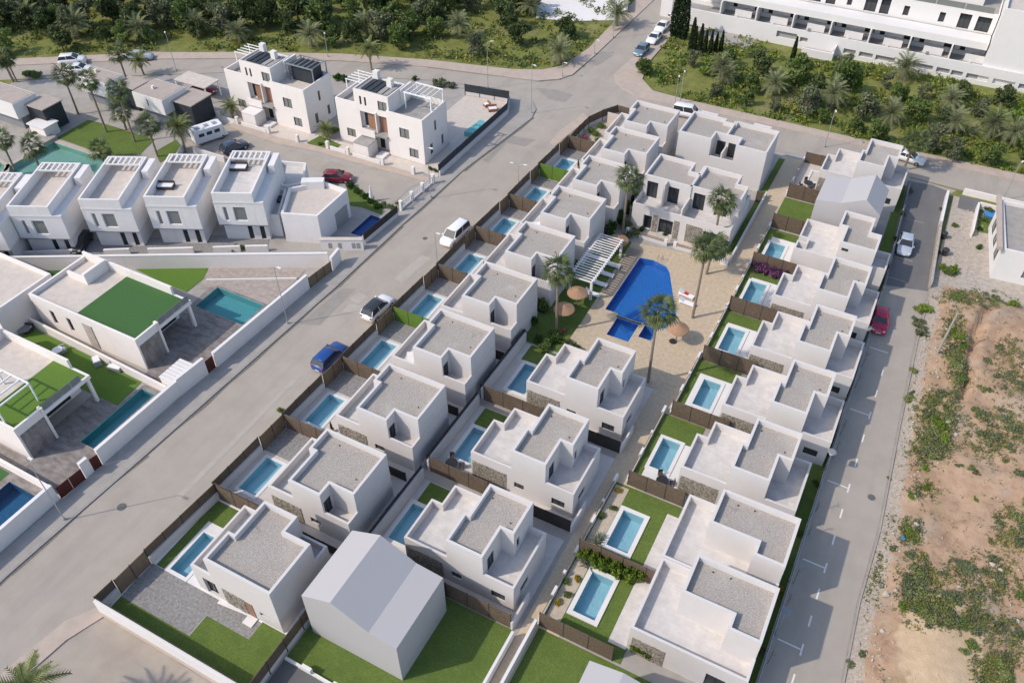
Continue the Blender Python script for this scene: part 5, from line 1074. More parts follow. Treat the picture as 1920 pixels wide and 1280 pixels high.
# garden shrubs
def bush(px, py, sc, key, label, z=0, name='bush', cat='bush', group=None, zs=None):
    c = P(px, py) if z == 0 else (px, py); o = link(name, BUSH[key]); o.location = (c[0], c[1], z if z else 0); o.rotation_euler = (0, 0, rnd.uniform(0, 6.28)); o.scale = (sc, sc, zs or sc); tag(o, label, cat, group); return o
BUSH = {}
for key, mat, seed in (('mid', 'leaf_mid', 1), ('dark', 'leaf_hedge', 2), ('bright', 'leaf_bright', 3), ('purple', 'leaf_purple', 4), ('scrub', 'leaf_scrub', 5), ('silver', 'leaf_silver', 6), ('olive', 'leaf_olive', 7), ('yellow', 'leaf_yellow', 8), ('flower', 'leaf_flower', 9), ('weed', 'leaf_weed', 10)):
    BUSH[key] = crown_mesh('bush', 90+seed, 1.0, .2, .75, 9, 520, .17, mat, .7)[0]
def agave_mesh():
    g = G(); q = random.Random(4)
    for i in range(26):
        az = i*2.4; el = 1.3-1.2*i/26; l = q.uniform(.7, .95); d = Vector((math.cos(az)*math.cos(el), math.sin(az)*math.cos(el), math.sin(el))); o = Vector((-math.sin(az), math.cos(az), 0))*.07
        g.add([(0, 0, .05), tuple(d*l*.5+o), tuple(d*l), tuple(d*l*.5-o)], [(0, 1, 2, 3)])
    return g.mesh('agave', MAT['leaf_silver'])
BUSH['agave'] = agave_mesh()
for i, (px, py) in enumerate(((1118, 1018), (1098, 1050), (1125, 1010), (1105, 1058))): bush(px, py, 1.0+.2*(i % 2), 'agave', 'spiky silver-green agave beside the footpath pools', name='agave', cat='plant', group='agaves by the footpath')
for i, (px, py) in enumerate(((1160, 922), (1149, 955), (1128, 968), (1084, 1085), (1062, 1092), (1065, 1116), (1045, 1130))): bush(px, py, .45, 'yellow' if i % 3 == 0 else 'mid', 'small leafy plant in the sandy strip beside the footpath', cat='plant', name='small_plant', group='plants in the sandy strip')
for i in range(9): bush(1094+i*12.5, 1050+i*5.4, .85, 'bright', 'bright green feathery shrub in the hedge between the two nearest footpath pools', zs=1.7, group='bright hedge between the near pools')
for i in range(4): bush(1186+i*11, 1216+i*4, .85, 'bright', 'bright green shrub beside the nearest right row villa', zs=1.3, group='shrubs by the nearest right row villa')
for i in range(6): bush(1418+i*9, 507+i*3, .8, 'purple', 'purple flowering shrub on the garden fence by the footpath', zs=1.4, group='purple flowering hedge')
for i, (px, py, s, k) in enumerate(((1040, 630, .9, 'mid'), (1052, 640, .8, 'dark'), (1030, 640, 1.0, 'dark'), (1066, 650, .9, 'olive'), (1055, 622, .5, 'flower'), (1022, 655, .9, 'mid'), (1078, 658, .8, 'dark'), (1012, 640, .8, 'dark'))): bush(px, py, s, k, 'shrub in the planted bed between the pool lawn and the middle row', group='shrubs in the bed below the pool lawn')
for i, (px, py, s, k) in enumerate(((1172, 428, 1.0, 'mid'), (1190, 440, .9, 'mid'), (1178, 445, .8, 'olive'), (1162, 420, 1.0, 'dark'), (1200, 432, .6, 'dark'), (1245, 440, .5, 'dark'), (1255, 432, .5, 'dark'), (1247, 430, .6, 'dark'))): bush(px, py, s, k, 'green shrub in front of the double villa above the pool', group='shrubs before the double villa')
for i in range(7): bush(-30.8, 60.5+i*2.6, 1.0, 'dark' if i % 2 else 'mid', 'tall green hedge shrub along the left side of the pool lawn', z=.02, zs=1.7, group='hedge along the pool lawn')
for i in range(5): bush(-29.7, 83+i*2.4, .9, 'dark', 'dark climbing shrub between the street row and the double villas', z=.02, zs=2.2, group='climbing shrubs behind the street row')
for i, (px, py, k) in enumerate(((1110, 248, 'bright'), (1118, 255, 'mid'), (1128, 240, 'mid'), (1122, 268, 'bright'), (1098, 262, 'flower'))): bush(px, py, .75, k, 'leafy shrub in the corner garden by the junction', group='shrubs in the junction garden')
for i, (px, py, s, k) in enumerate(((830, 162, 1.3, 'olive'), (820, 160, 1.1, 'olive'), (845, 164, 1.0, 'olive'), (775, 150, .7, 'dark'), (648, 152, 1.0, 'dark'), (636, 150, 1.0, 'dark'))): bush(px, py, s, k, 'bush between the large white houses and the far street', group='bushes behind the large houses')
for i in range(5): bush(660+i*12, 352+i*9, .8, 'dark', 'dark hedge shrub beside the lane at the corner house', group='hedge at the corner house')
for i, (px, py, s) in enumerate(((735, 393, .7), (748, 385, .6), (720, 388, .7), (620, 250, .9), (628, 247, .8), (600, 272, .5), (806, 318, .5), (815, 322, .5), (325, 240, 1.0), (60, 143, 1.0), (72, 145, 1.0), (50, 143, .9), (420, 470, .6), (440, 468, .7), (455, 466, .5), (70, 255, .8))): bush(px, py, s, 'mid', 'small green shrub in the front gardens across the street', group='front garden shrubs across the street')
for i in range(14): bush(2.75, 31+i*6.1, .42, ('mid', 'scrub', 'yellow', 'mid')[i % 4], 'straggly shrub behind the mesh fence along the side road', z=.02, zs=.8, group='shrubs behind the mesh fence')
bush(527, 770, .45, 'bright', 'small green weed tuft on the street at the fence of the second villa')
# ---------------------------------------------------------------- bare slope to the right of the side road
def edge_x(y):
    pts = [(-20, 9.6), (37, 9.3), (45, 9.0), (53, 9.2), (66, 8.7), (80, 8.3), (92, 8.3)]
    for (a, b), (c, d) in zip(pts[:-1], pts[1:]):
        if a <= y <= c: return b+(d-b)*(y-a)/(c-a)
    return 8.4
GUL = PL([(1880, 575), (1845, 590), (1825, 630), (1812, 680), (1806, 730), (1795, 760)])
def seg_d(p, pts):
    best = 1e9
    for (a, b), (c, d) in zip(pts[:-1], pts[1:]):
        dx, dy = c-a, d-b; t = max(0, min(1, ((p[0]-a)*dx+(p[1]-b)*dy)/(dx*dx+dy*dy))); best = min(best, math.hypot(p[0]-a-t*dx, p[1]-b-t*dy))
    return best
SP = P(1740, 1215); SP2 = P(1865, 1140)
def slope_z(x, y):
    d = x-edge_x(y)
    if d <= 0: return -.04
    f = min(1, d/1.6); f = f*f*(3-2*f); nz = mnoise.fractal(Vector((x*.22, y*.22, 1.7)), 1.0, 2.0, 5); fine = mnoise.noise(Vector((x*1.7, y*1.7, 4)))
    z = .02+f*((.35+.09*d)+(.45*nz+.09*fine+.05*mnoise.noise(Vector((x*4.1, y*4.1, 2)))))
    if d < 2.6: z += f*.18*abs(mnoise.noise(Vector((x*2.6, y*2.6, 8))))
    g_ = seg_d((x, y), GUL); z -= .9*math.exp(-(g_/.3)**2)*f; z += .25*math.exp(-((g_-1.0)/.6)**2)*f
    e = ((x-SP[0]-.6)/3.2)**2+((y-SP[1])/5.0)**2; z = z*(1-math.exp(-e*1.2)*.7)+1.3*math.exp(-e*1.1)*f
    if y > 88.5: z *= max(0, min(1, (92-y)/3.5))
    return max(z, -.04 if d < .3 else 0.0)
g = G(); nx, ny = 78, 230; X_ = [8.0+i*.4 if i < 50 else 28+(i-50)*1.6 for i in range(nx)]; Y_ = [-12+j*.455 for j in range(ny)]
vs = [(x, y, slope_z(x, y)) for y in Y_ for x in X_]
fs = [(j*nx+i, j*nx+i+1, (j+1)*nx+i+1, (j+1)*nx+i) for j in range(ny-1) for i in range(nx-1)]
g.add(vs, fs); o = g.build('slope', MAT['earth'], None, True); o['kind'] = 'structure'
ra = o.data.attributes.new('rub', 'FLOAT', 'POINT'); sa = o.data.attributes.new('sand', 'FLOAT', 'POINT')
ra.data.foreach_set('value', [max(0, min(1, (1.9-(v[0]-edge_x(v[1])))/1.6)) for v in vs]); sa.data.foreach_set('value', [max(0, min(1, 1.5-(((v[0]-SP[0]-.6)/3.2)**2+((v[1]-SP[1])/5.0)**2)))*min(1, max(0, v[0]-edge_x(v[1])-.6)) for v in vs])
G().prism([(edge_x(y)-.18, y) for y in (28, 37, 45, 53, 66, 80, 88)]+[(edge_x(y)-.05, y) for y in (88, 80, 66, 53, 45, 37, 28)], -.02, .1).build('slope_kerb', MAT['pavement'])['kind'] = 'structure'
def rock_mesh(seed):
    q = random.Random(seed); g = bmesh.new(); bmesh.ops.create_icosphere(g, subdivisions=1, radius=.5)
    for v in g.verts: v.co *= q.uniform(.7, 1.2); v.co.z *= .65
    me = bpy.data.meshes.new('rock'); g.to_mesh(me); g.free(); me.materials.append(MAT['rock']); return me
ROCK = [rock_mesh(k) for k in range(4)]
q = random.Random(9); g = G()
for i in range(620):
    y = q.uniform(30, 90); d = abs(q.gauss(0, 1.1))+.3 if i < 430 else q.uniform(2, 14); x = edge_x(y)+d; me = ROCK[i % 4]; s = q.uniform(.1, .32)*(1 if i < 430 else .7)
    m_ = Matrix.LocRotScale(Vector((x, y, slope_z(x, y)+s*.1)), Euler((q.uniform(0, 6), q.uniform(0, 6), q.uniform(0, 6))), Vector((s*q.uniform(.7, 1.4), s, s)))
    g.add([m_ @ v.co for v in me.vertices], [tuple(p.vertices) for p in me.polygons])
o = g.build('loose_stones', MAT['rock']); tag(o, 'loose pale stones along the foot of the bare slope', 'stones', kind='stuff')
for i, (px, py, s) in enumerate(((1712, 992, .6), (1672, 1000, .75), (1658, 1120, .8), (1850, 1072, .6), (1866, 1082, .5), (1915, 787, .7), (1822, 725, .45), (1770, 805, .6), (1786, 826, .5), (1913, 705, .6), (1788, 1114, .4), (1898, 1178, .45), (1674, 1115, .55), (1690, 918, .45), (1740, 630, .6), (1830, 570, .5), (1650, 1190, .5))):
    c = P(px, py); o = link('rock', ROCK[i % 4]); o.location = (c[0], c[1], slope_z(*c)+.08); o.scale = (s, s*.9, s); o.rotation_euler = (0, 0, i); tag(o, 'pale boulder lying on the bare slope', 'rock', 'boulders on the slope')
SC = [(1750, 860, .9, 'mid'), (1735, 880, .7, 'bright'), (1740, 850, .8, 'olive'), (1722, 600, 1.5, 'olive'), (1736, 578, 1.4, 'bright'), (1730, 618, 1.2, 'olive'), (1728, 575, 1.0, 'olive'), (1790, 560, .9, 'dark'), (1805, 548, .9, 'mid'), (1815, 565, .7, 'mid'), (1850, 545, .7, 'olive'), (1900, 572, .9, 'bright'), (1870, 552, .6, 'scrub'), (1840, 578, .6, 'scrub'), (1795, 640, 1.0, 'bright'), (1785, 622, .9, 'bright'), (1800, 655, .8, 'bright'), (1790, 690, 1.0, 'mid'), (1798, 710, .9, 'dark'), (1780, 680, .7, 'bright'), (1845, 685, .8, 'scrub'), (1873, 657, .7, 'scrub'), (1865, 715, .7, 'scrub'), (1888, 712, .7, 'scrub'), (1905, 728, .8, 'scrub'), (1750, 760, 1.0, 'mid'), (1765, 745, .8, 'olive'), (1740, 780, .9, 'olive'), (1755, 800, 1.1, 'bright'), (1775, 790, .9, 'mid'), (1745, 815, 1.1, 'mid'), (1735, 835, .9, 'mid'), (1770, 830, .8, 'bright'), (1790, 745, .7, 'dark'), (1835, 785, .9, 'scrub'), (1825, 775, .6, 'mid'), (1850, 740, .6, 'scrub'), (1835, 735, .7, 'mid'), (1880, 800, 1.0, 'scrub'), (1900, 820, .9, 'scrub'), (1860, 830, .9, 'scrub'), (1890, 850, .8, 'scrub'), (1840, 820, .7, 'scrub'), (1714, 690, .8, 'mid'), (1708, 745, .8, 'mid'), (1712, 732, .5, 'scrub'),
      (1705, 1005, .9, 'bright'), (1700, 985, .7, 'mid'), (1715, 1000, .7, 'mid'), (1705, 1045, .7, 'olive'), (1715, 1080, 1.0, 'mid'), (1700, 1110, 1.0, 'scrub'), (1720, 1120, .9, 'mid'), (1735, 1075, .7, 'olive'), (1725, 1095, .8, 'olive'), (1690, 1140, .7, 'bright'), (1720, 1150, .8, 'bright'), (1735, 1165, .8, 'mid'), (1780, 1170, .9, 'scrub'), (1795, 1180, .9, 'dark'), (1770, 1180, .7, 'mid'), (1825, 1195, .8, 'scrub'), (1815, 1220, .8, 'dark'), (1800, 1230, .6, 'mid'), (1775, 1125, .8, 'scrub'), (1790, 1135, .7, 'scrub'), (1828, 1125, .7, 'scrub'), (1810, 1075, .9, 'scrub'), (1800, 1065, .7, 'olive'), (1860, 1055, .7, 'olive'), (1870, 1095, .8, 'scrub'), (1900, 980, .9, 'mid'), (1910, 1000, .8, 'scrub'), (1900, 1025, .8, 'scrub'), (1855, 1022, .5, 'mid'), (1825, 940, .5, 'bright'), (1825, 895, .6, 'olive'), (1815, 885, .5, 'mid'), (1735, 915, .6, 'bright'), (1705, 930, .5, 'bright'), (1795, 880, .5, 'scrub'), (1905, 900, .7, 'scrub'), (1880, 872, .5, 'mid'), (1915, 950, .7, 'mid'), (1870, 1265, .8, 'mid'), (1885, 1275, .8, 'dark'), (1860, 1250, .6, 'bright'), (1900, 1200, .7, 'scrub'), (1870, 1185, .8, 'olive'), (1915, 1130, .9, 'dark'), (1620, 1225, .5, 'scrub'), (1600, 1240, .5, 'scrub'), (1670, 890, .4, 'scrub'), (1675, 1030, .5, 'scrub')]
SCK = {'mid': 'green leafy', 'bright': 'bright green', 'olive': 'grey-green', 'dark': 'dark green', 'scrub': 'dry grey-green'}
for px, py, s, k in SC:
    c = P(px, py, .5); kk = {'dark': 'mid', 'mid': 'weed'}.get(k, k); o = bush(0, 0, s*.95, kk, '%s low bush growing on the bare earth slope' % SCK[k], group='bushes on the bare slope', zs=s*.42); o.location = (c[0], c[1], slope_z(*c)-.05); o.scale = (s*rnd.uniform(.7, 1.25), s*rnd.uniform(.7, 1.25), s*rnd.uniform(.32, .6))
GREEN = [(1790, 640, 28, 60, 1), (1795, 700, 24, 45, 1), (1755, 780, 45, 55, 1), (1745, 845, 45, 40, 1), (1830, 560, 80, 22, .8), (1715, 590, 25, 30, .9), (1715, 1110, 40, 75, .9), (1745, 1160, 40, 30, .9), (1705, 1000, 25, 30, .9), (1860, 820, 70, 55, .55), (1890, 700, 45, 70, .35), (1800, 1165, 55, 35, .6), (1830, 1100, 90, 60, .4), (1890, 1000, 40, 50, .5), (1860, 1260, 50, 40, .7), (1735, 920, 30, 20, .6), (1700, 690, 18, 70, .6), (1660, 930, 22, 90, .35), (1640, 1060, 25, 70, .35), (1880, 1200, 50, 40, .4)]
q = random.Random(12); g = G()
for px, py, rx, ry, dn in GREEN:
    for i in range(int(rx*ry*.24*dn)):
        t = q.uniform(0, 6.28); rr = math.sqrt(q.random())*q.uniform(.6, 1.15); c = P(px+rx*rr*math.cos(t), py+ry*rr*math.sin(t), .4); x, y = c
        if x < edge_x(y)+.25 or mnoise.noise(Vector((x*.9, y*.9, 5))) < -.25: continue
        z = slope_z(x, y); m_ = 1 if mnoise.noise(Vector((x*.5, y*.5, 15))) > .1 else 0
        if q.random() < .25: m_ = 2
        hh = q.uniform(.04, .22)
        for k in range(7): leafquad(g, (x+q.gauss(0, .17), y+q.gauss(0, .17), z+q.uniform(.01, hh)), q.uniform(.07, .16), q, 2.2, m_)
for i in range(500):
    y = q.uniform(33, 91); x = edge_x(y)+q.uniform(.4, 15)
    if ((x-SP[0]-.6)/3.2)**2+((y-SP[1])/5)**2 < 1: continue
    z = slope_z(x, y)
    for k in range(5): leafquad(g, (x+q.gauss(0, .18), y+q.gauss(0, .18), z+q.uniform(.01, .12)), q.uniform(.07, .15), q, 1.8, 0 if k % 3 else 2)
o = g.build('weeds', [MAT['leaf_scrub'], MAT['leaf_weed'], MAT['leaf_grass']]); tag(o, 'weedy green patches spread over the bare earth slope', 'weeds', kind='stuff')
# yard by the white house
for i, (px, py, s, k) in enumerate(((1785, 510, 1.0, 'bright'), (1775, 515, .8, 'mid'), (1768, 505, .7, 'bright'), (1832, 465, .6, 'dark'), (1838, 430, .5, 'dark'), (1790, 425, .5, 'mid'), (1765, 395, .5, 'olive'), (1770, 445, .4, 'dark'), (1758, 475, .4, 'dark'), (1852, 398, .8, 'mid'), (1845, 415, .6, 'mid'))): bush(px, py, s, k, 'green shrub in the rubble yard beside the white right edge house', group='shrubs in the rubble yard')
q = random.Random(5); g = G()
for i in range(220):
    x, y = q.uniform(8.6, 13.5), q.uniform(92, 110); s = q.uniform(.08, .3); me = ROCK[i % 4]; m_ = Matrix.LocRotScale(Vector((x, y, .05)), Euler((q.random()*6, q.random()*6, 0)), Vector((s, s, s))); g.add([m_ @ v.co for v in me.vertices], [tuple(p.vertices) for p in me.polygons])
o = g.build('builders_rubble', MAT['rubble']); tag(o, 'broken rubble strewn over the yard by the white right edge house', 'rubble', kind='stuff')
o = G().cone(P(1689, 1018), .28, slope_z(*P(1689, 1018)), slope_z(*P(1689, 1018))+.5, 7); gq = random.Random(2)
o.v = [(x+gq.uniform(-.14, .14), y+gq.uniform(-.14, .14), z+gq.uniform(-.05, .15)) for x, y, z in o.v]; ob = o.build('rubbish_bag', MAT['blue_cloth']); tag(ob, 'crumpled blue rubbish bag at the foot of the slope', 'bag'); 

b_ = P(1757, 662, .5); r = empty('utility_pole', 'grey concrete pole leaning on the green part of the slope', 'pole', (*b_, .3)); h_ = hfit(b_, 1779, 562); link('pole', G().tube((0, 0, -.3), (.1, 0, max(3, h_*.8)), .14, .1, 9).mesh('pole', MAT['pavement']), r)
# ---------------------------------------------------------------- cars
def wheel(par, x, y, r, w_=.2):
    g = G(); n = 14; vs = []
    for s in (-1, 1):
        for rr in (r, r*.93): 
            for i in range(n): t = 2*math.pi*i/n; vs.append((x+rr*math.cos(t), y+s*(w_/2 if rr < r else w_/2-.03), r+rr*math.sin(t)))
    f = []
    for i in range(n):
        j = (i+1) % n; f += [(i, j, 2*n+j, 2*n+i), (n+i, n+j, j, i), (2*n+i, 2*n+j, 3*n+j, 3*n+i)]
    f += [tuple(range(n, 2*n)), tuple(range(4*n-1, 3*n-1, -1))]
    g.add(vs, f); o = link('wheel', g.mesh('wheel', MAT['tyre'], False), par)
    sgn = 1 if y > 0 else -1; g = G().tube((x, y+sgn*(w_/2-.02), r), (x, y+sgn*(w_/2+.012), r), r*.62, r*.58, 10); link('rim', g.mesh('rim', MAT['rim']), o)
KIND = {  # length, width, height, body stations (x/L, top z, half-width factor), cabin (rear base, front base, roof rear, roof front), belt
    'hatch': (4.1, 1.76, 1.48, [(-.5, .62, .80), (-.48, .92, .93), (-.36, .98, 1), (0, .98, 1), (.2, .97, 1), (.38, .88, .97), (.46, .76, .90), (.5, .55, .76)], (-.475, .22, -.36, .02), .96),
    'suv': (4.45, 1.84, 1.66, [(-.5, .7, .82), (-.485, 1.02, .94), (-.36, 1.08, 1), (0, 1.08, 1), (.22, 1.06, 1), (.40, .98, .97), (.47, .85, .90), (.5, .6, .78)], (-.475, .24, -.39, .06), 1.06),
    'sedan': (4.5, 1.8, 1.44, [(-.5, .62, .8), (-.48, .93, .93), (-.36, 1.0, .99), (-.2, .98, 1), (.1, .96, 1), (.22, .95, 1), (.40, .86, .97), (.47, .74, .90), (.5, .55, .76)], (-.36, .22, -.2, .04), .95),
    'mini': (3.9, 1.75, 1.46, [(-.5, .62, .80), (-.48, .95, .93), (-.36, 1.0, 1), (0, .98, 1), (.2, .97, 1), (.36, .93, .98), (.455, .82, .92), (.5, .56, .78)], (-.48, .2, -.42, .06), .97),
    'van': (4.6, 1.82, 1.86, [(-.5, .7, .88), (-.49, 1.05, .96), (-.36, 1.1, 1), (0, 1.1, 1), (.26, 1.08, 1), (.40, 1.0, .97), (.47, .85, .90), (.5, .6, .78)], (-.49, .3, -.47, .14), 1.08)}
def car(px, py, head, kind, col, label, roofmat=None, stripes_=False, group=None, loc=None):
    L, Wd, H, st, cb, belt = KIND[kind]; c = loc or P(px, py, .5); r = empty('car', label, 'car', (*c, .01), head, group); pa = MAT['car_'+col]
    g = G(); n = len(st)
    rows = []
    for f, zt, k in st:
        x = f*L; hw = Wd/2*k; zb = .24 if abs(f) < .46 else .34
        rows.append([(x, -hw*.93, zb), (x, -hw, (zb+zt)*.5), (x, -hw*.985, zt-.06), (x, -hw*.88, zt), (x, 0, zt+.025), (x, hw*.88, zt), (x, hw*.985, zt-.06), (x, hw, (zb+zt)*.5), (x, hw*.93, zb)])
    vs = [p for row in rows for p in row]; m_ = 9; fs = []
    for i in range(n-1):
        for j in range(m_): a = i*m_+j; b = i*m_+(j+1) % m_; fs.append((a, a+m_, b+m_, b))
    fs += [tuple(range(m_)), tuple(range(n*m_-1, (n-1)*m_-1, -1))]
    body = link('body', G().add(vs, fs).mesh('body', pa, True), r)
    rb, fb, rr, fr = [v*L for v in cb]; hw, ht = Wd/2*.93, Wd/2*.76
    b4 = [(rb, -hw, belt-.03), (fb, -hw, belt-.03), (fb, hw, belt-.03), (rb, hw, belt-.03)]; mid = [(rb*.75+rr*.25, -hw*.97, belt+.12), (fb*.78+fr*.22, -hw*.97, belt+.12), (fb*.78+fr*.22, hw*.97, belt+.12), (rb*.75+rr*.25, hw*.97, belt+.12)]
    t4 = [(rr, -ht, H-.05), (fr, -ht, H-.05), (fr, ht, H-.05), (rr, ht, H-.05)]
    gl = G().add(b4+t4, [(0, 1, 5, 4), (1, 2, 6, 5), (2, 3, 7, 6), (3, 0, 4, 7)]); link('windows', gl.mesh('windows', MAT['glass']), r)
    # painted roof with rounded edge, pillars
    k = .86; g = G(); u = [(rr-.06, -ht-.03, H-.075), (fr+.07, -ht-.03, H-.075), (fr+.07, ht+.03, H-.075), (rr-.06, ht+.03, H-.075)]; v = [(rr*.92, -ht*k, H), (fr-.1, -ht*k, H), (fr-.1, ht*k, H), (rr*.92, ht*k, H)]
    g.add(u+v, [(0, 1, 5, 4), (1, 2, 6, 5), (2, 3, 7, 6), (3, 0, 4, 7), (4, 5, 6, 7), (3, 2, 1, 0)]); link('roof', g.mesh('roof', MAT[roofmat] if roofmat else pa, True), r)
    for s in (-1, 1):
        for a, b in (((fb, s*hw, belt-.02), (fr, s*ht, H-.06)), ((rb, s*hw, belt-.02), (rr, s*ht, H-.06)), (((rb+fb)/2-.1, s*hw*1.0, belt-.02), ((rr+fr)/2, s*ht, H-.06))): link('pillar', G().tube(a, b, .045, .04, 4).mesh('pillar', pa), r)
    rw = .33 if kind != 'suv' else .36
    for x in (-.31*L, .305*L):
        for s in (-1, 1): wheel(r, x, s*(Wd/2-.1), rw)
    for s in (-1, 1):
        g = G().add([(.455*L, s*Wd*.30, .62), (.455*L, s*Wd*.455, .62), (.455*L, s*Wd*.455, .76), (.455*L, s*Wd*.30, .76), (.495*L, s*Wd*.29, .62), (.47*L, s*Wd*.45, .62), (.455*L, s*Wd*.44, .78), (.475*L, s*Wd*.29, .78)], [(4, 5, 6, 7), (0, 1, 5, 4), (3, 2, 6, 7), (1, 2, 6, 5), (0, 3, 7, 4)]); link('headlight', g.mesh('headlight', MAT['headlight']), r)
        link('tail_light', G().box(-.502*L, s*Wd*.36-.12, .7, -.48*L, s*Wd*.36+.1, .92).mesh('tail_light', MAT['tail_red']), r)
        link('mirror', G().box(fb-.25, s*(Wd/2)-.02, belt, fb-.08, s*(Wd/2+.14), belt+.14).mesh('mirror', pa), r)
    for s in (-1, 1): link('number_plate', G().box(s*.5*L-.012, -.26, .4, s*.5*L+.012, .26, .51).mesh('number_plate', MAT['plate']), r)
    if stripes_:
        for s in (-1, 1):
            g = G().add([(.2*L, s*.32-.1, 1.0), (.46*L, s*.28-.09, .87), (.46*L, s*.28+.09, .87), (.2*L, s*.32+.1, 1.0)], [(0, 1, 2, 3)]); link('bonnet_stripe', g.mesh('bonnet_stripe', MAT['car_black']), r)
    return r
NY = R(90); SY = R(-90)       # along the street, facing away / towards
car(619, 670, NY+R(-2), 'suv', 'blue', 'blue estate car parked on the wide street by the villa fence')
car(709, 578, NY+R(-3), 'suv', 'white', 'white car with a black glass roof parked on the wide street', 'glass')
car(853, 442, SY+R(-4), 'van', 'white', 'white van parked on the wide street beside the villa fence')
car(1649, 603, SY+R(6), 'mini', 'red', 'bright pink-red car with black bonnet stripes on the side road', None, True)
car(1697, 460, SY+R(3), 'hatch', 'silver', 'silver-blue hatchback on the dark asphalt of the side road')
car(1704, 296, R(-8), 'sedan', 'white', 'white car behind the fan palm on the street below the field')
car(1203, 95, SY, 'hatch', 'greyblue', 'grey-blue car parked first on the street going up by the cypresses'); car(1227, 72, SY, 'sedan', 'white', 'white car parked second behind the grey-blue one'); car(1242, 51, SY, 'sedan', 'white', 'white car parked third on the street going up'); car(1266, 22, SY, 'hatch', 'darkblue', 'dark blue car parked farthest up beside the cypresses')
car(136, 114, R(38), 'suv', 'white', 'white car at the upper left on the far street'); car(150, 130, R(28), 'sedan', 'white', 'white car in front of another white car at the upper left'); car(262, 106, R(30), 'sedan', 'silver', 'silver car half hidden by palms on the far street')
car(633, 333, R(25), 'hatch', 'maroon', 'maroon car in the lane behind the corner house'); car(384, 168, R(15), 'hatch', 'maroon', 'dark red car under the beige carport')
car(33, 466, R(-65), 'hatch', 'silver', 'white and black car beside the weathered town house'); car(152, 455, R(-65), 'hatch', 'black', 'black car between two white town houses'); car(440, 276, R(70), 'hatch', 'darkblue', 'dark car parked beside the motorhome')
car(1290, 213, R(5), 'van', 'white', 'white van half hidden behind the far double villa')
# motorhome
b = P(393, 262); r = empty('motorhome', 'white motorhome parked in the lane at the upper left', 'motorhome', (*b, .01), R(65)); r.scale = (.74, .9, .84)
link('body', G().prism([(-3.1, -1.1), (2.2, -1.1), (2.9, -.9), (2.9, .9), (2.2, 1.1), (-3.1, 1.1)], .45, 2.75).mesh('body', MAT['car_white']), r); link('cab', G().add([(2.9, -.95, .45), (3.7, -.85, .45), (3.7, .85, .45), (2.9, .95, .45), (2.9, -.95, 1.9), (3.5, -.8, 1.1), (3.5, .8, 1.1), (2.9, .95, 1.9)], [(0, 1, 5, 4), (1, 2, 6, 5), (2, 3, 7, 6), (4, 5, 6, 7)]).mesh('cab', MAT['car_white']), r)
link('windscreen', G().add([(2.95, -.85, 1.85), (3.45, -.72, 1.2), (3.45, .72, 1.2), (2.95, .85, 1.85)], [(0, 1, 2, 3)]).mesh('windscreen', MAT['glass']), r); bpy.data.objects[r.children[-1].name].location = (.02, 0, .03)
for x in (-2.2, -.6, 1.0): 
    for s in (-1, 1): link('window', G().box(x, s*1.1-.012, 1.55, x+1.1, s*1.1+.012, 2.15).mesh('window', MAT['glass']), r)
for x in (-2.2, -.4, 1.3): link('roof_hatch', G().box(x, -.4, 2.752, x+.8, .4, 2.86).mesh('roof_hatch', MAT['shutter']), r)
for x in (-1.9, 2.3):
    for s in (-1, 1): wheel(r, x, s*.98, .36)
# ---------------------------------------------------------------- street lamps
def lamp(b, t, label, arm=1.2, globe=False, az=0.0, double=False):
    base = P(*b); h = hfit(base, *t); r = empty('street_lamp', label, 'lamp', (*base, .1)); h = max(2.4, h)
    link('pole', G().tube((0, 0, -.1), (0, 0, h), .055, .035, 7).mesh('pole', MAT['grey_metal']), r); link('base', G().tube((0, 0, -.05), (0, 0, .35), .13, .11, 8).mesh('base', MAT['grey_metal']), r)
    if globe:
        me = bpy.data.meshes.new('lamp_head'); bm = bmesh.new(); bmesh.ops.create_icosphere(bm, subdivisions=2, radius=.24); bm.to_mesh(me); bm.free(); me.materials.append(MAT['lamp_glow']); o = link('lamp_head', me, r); o.location = (0, 0, h+.18)
        link('lamp_cap', G().tube((0, 0, h+.3), (0, 0, h+.36), .42, .3, 12).mesh('lamp_cap', MAT['grey_paint']), r).location = (0, 0, .1)
    else:
        for s in ((1, -1) if double else (1,)):
            d = Vector((math.cos(az)*s, math.sin(az)*s, 0)); e = d*arm+Vector((0, 0, h+.12))
            link('arm', G().tube((0, 0, h-.05), e, .04, .03, 5).mesh('arm', MAT['grey_metal']), r); g = G(); g.rbox((e.x+d.x*.25, e.y+d.y*.25), (.5, .2), (h+.05, h+.14), az); link('lamp_head', g.mesh('lamp_head', MAT['white_clean']), r)
    return r
lamp((540, 608), (517, 500), 'tall street lamp on the pavement before the plank terrace', .5, az=0); lamp((122, 975), (36, 862), 'tall street lamp near the wide maroon gate at the lower left', .5, az=0)
lamp((331, 134), (308, 60), 'street lamp on the far pavement behind the carport', .4, az=-.8); lamp((615, 108), (607, 62), 'street lamp on the far pavement behind the large houses', .4, az=-.8); lamp((915, 166), (916, 80), 'street lamp at the patio fence by the junction', .5, az=.6); lamp((996, 213), (998, 122), 'street lamp on the pavement corner of the junction', .5, az=-.5)
lamp((1265, 197), (1274, 142), 'left one of two street lamps above the far double villa', .4, az=-1.2); lamp((1274, 195), (1283, 133), 'right one of two street lamps above the far double villa', .4, az=-1.2); lamp((1546, 276), (1562, 206), 'street lamp on the pavement below the field', .5, az=-1.3); lamp((1880, 375), (1919, 312), 'street lamp at the right picture edge', .5, az=1.2); lamp((1054, 145), (1052, 123), 'short lamp on the far junction pavement', .3, az=0); lamp((1114, 102), (1116, 80), 'short lamp on the pavement of the street going up', .3, az=0)
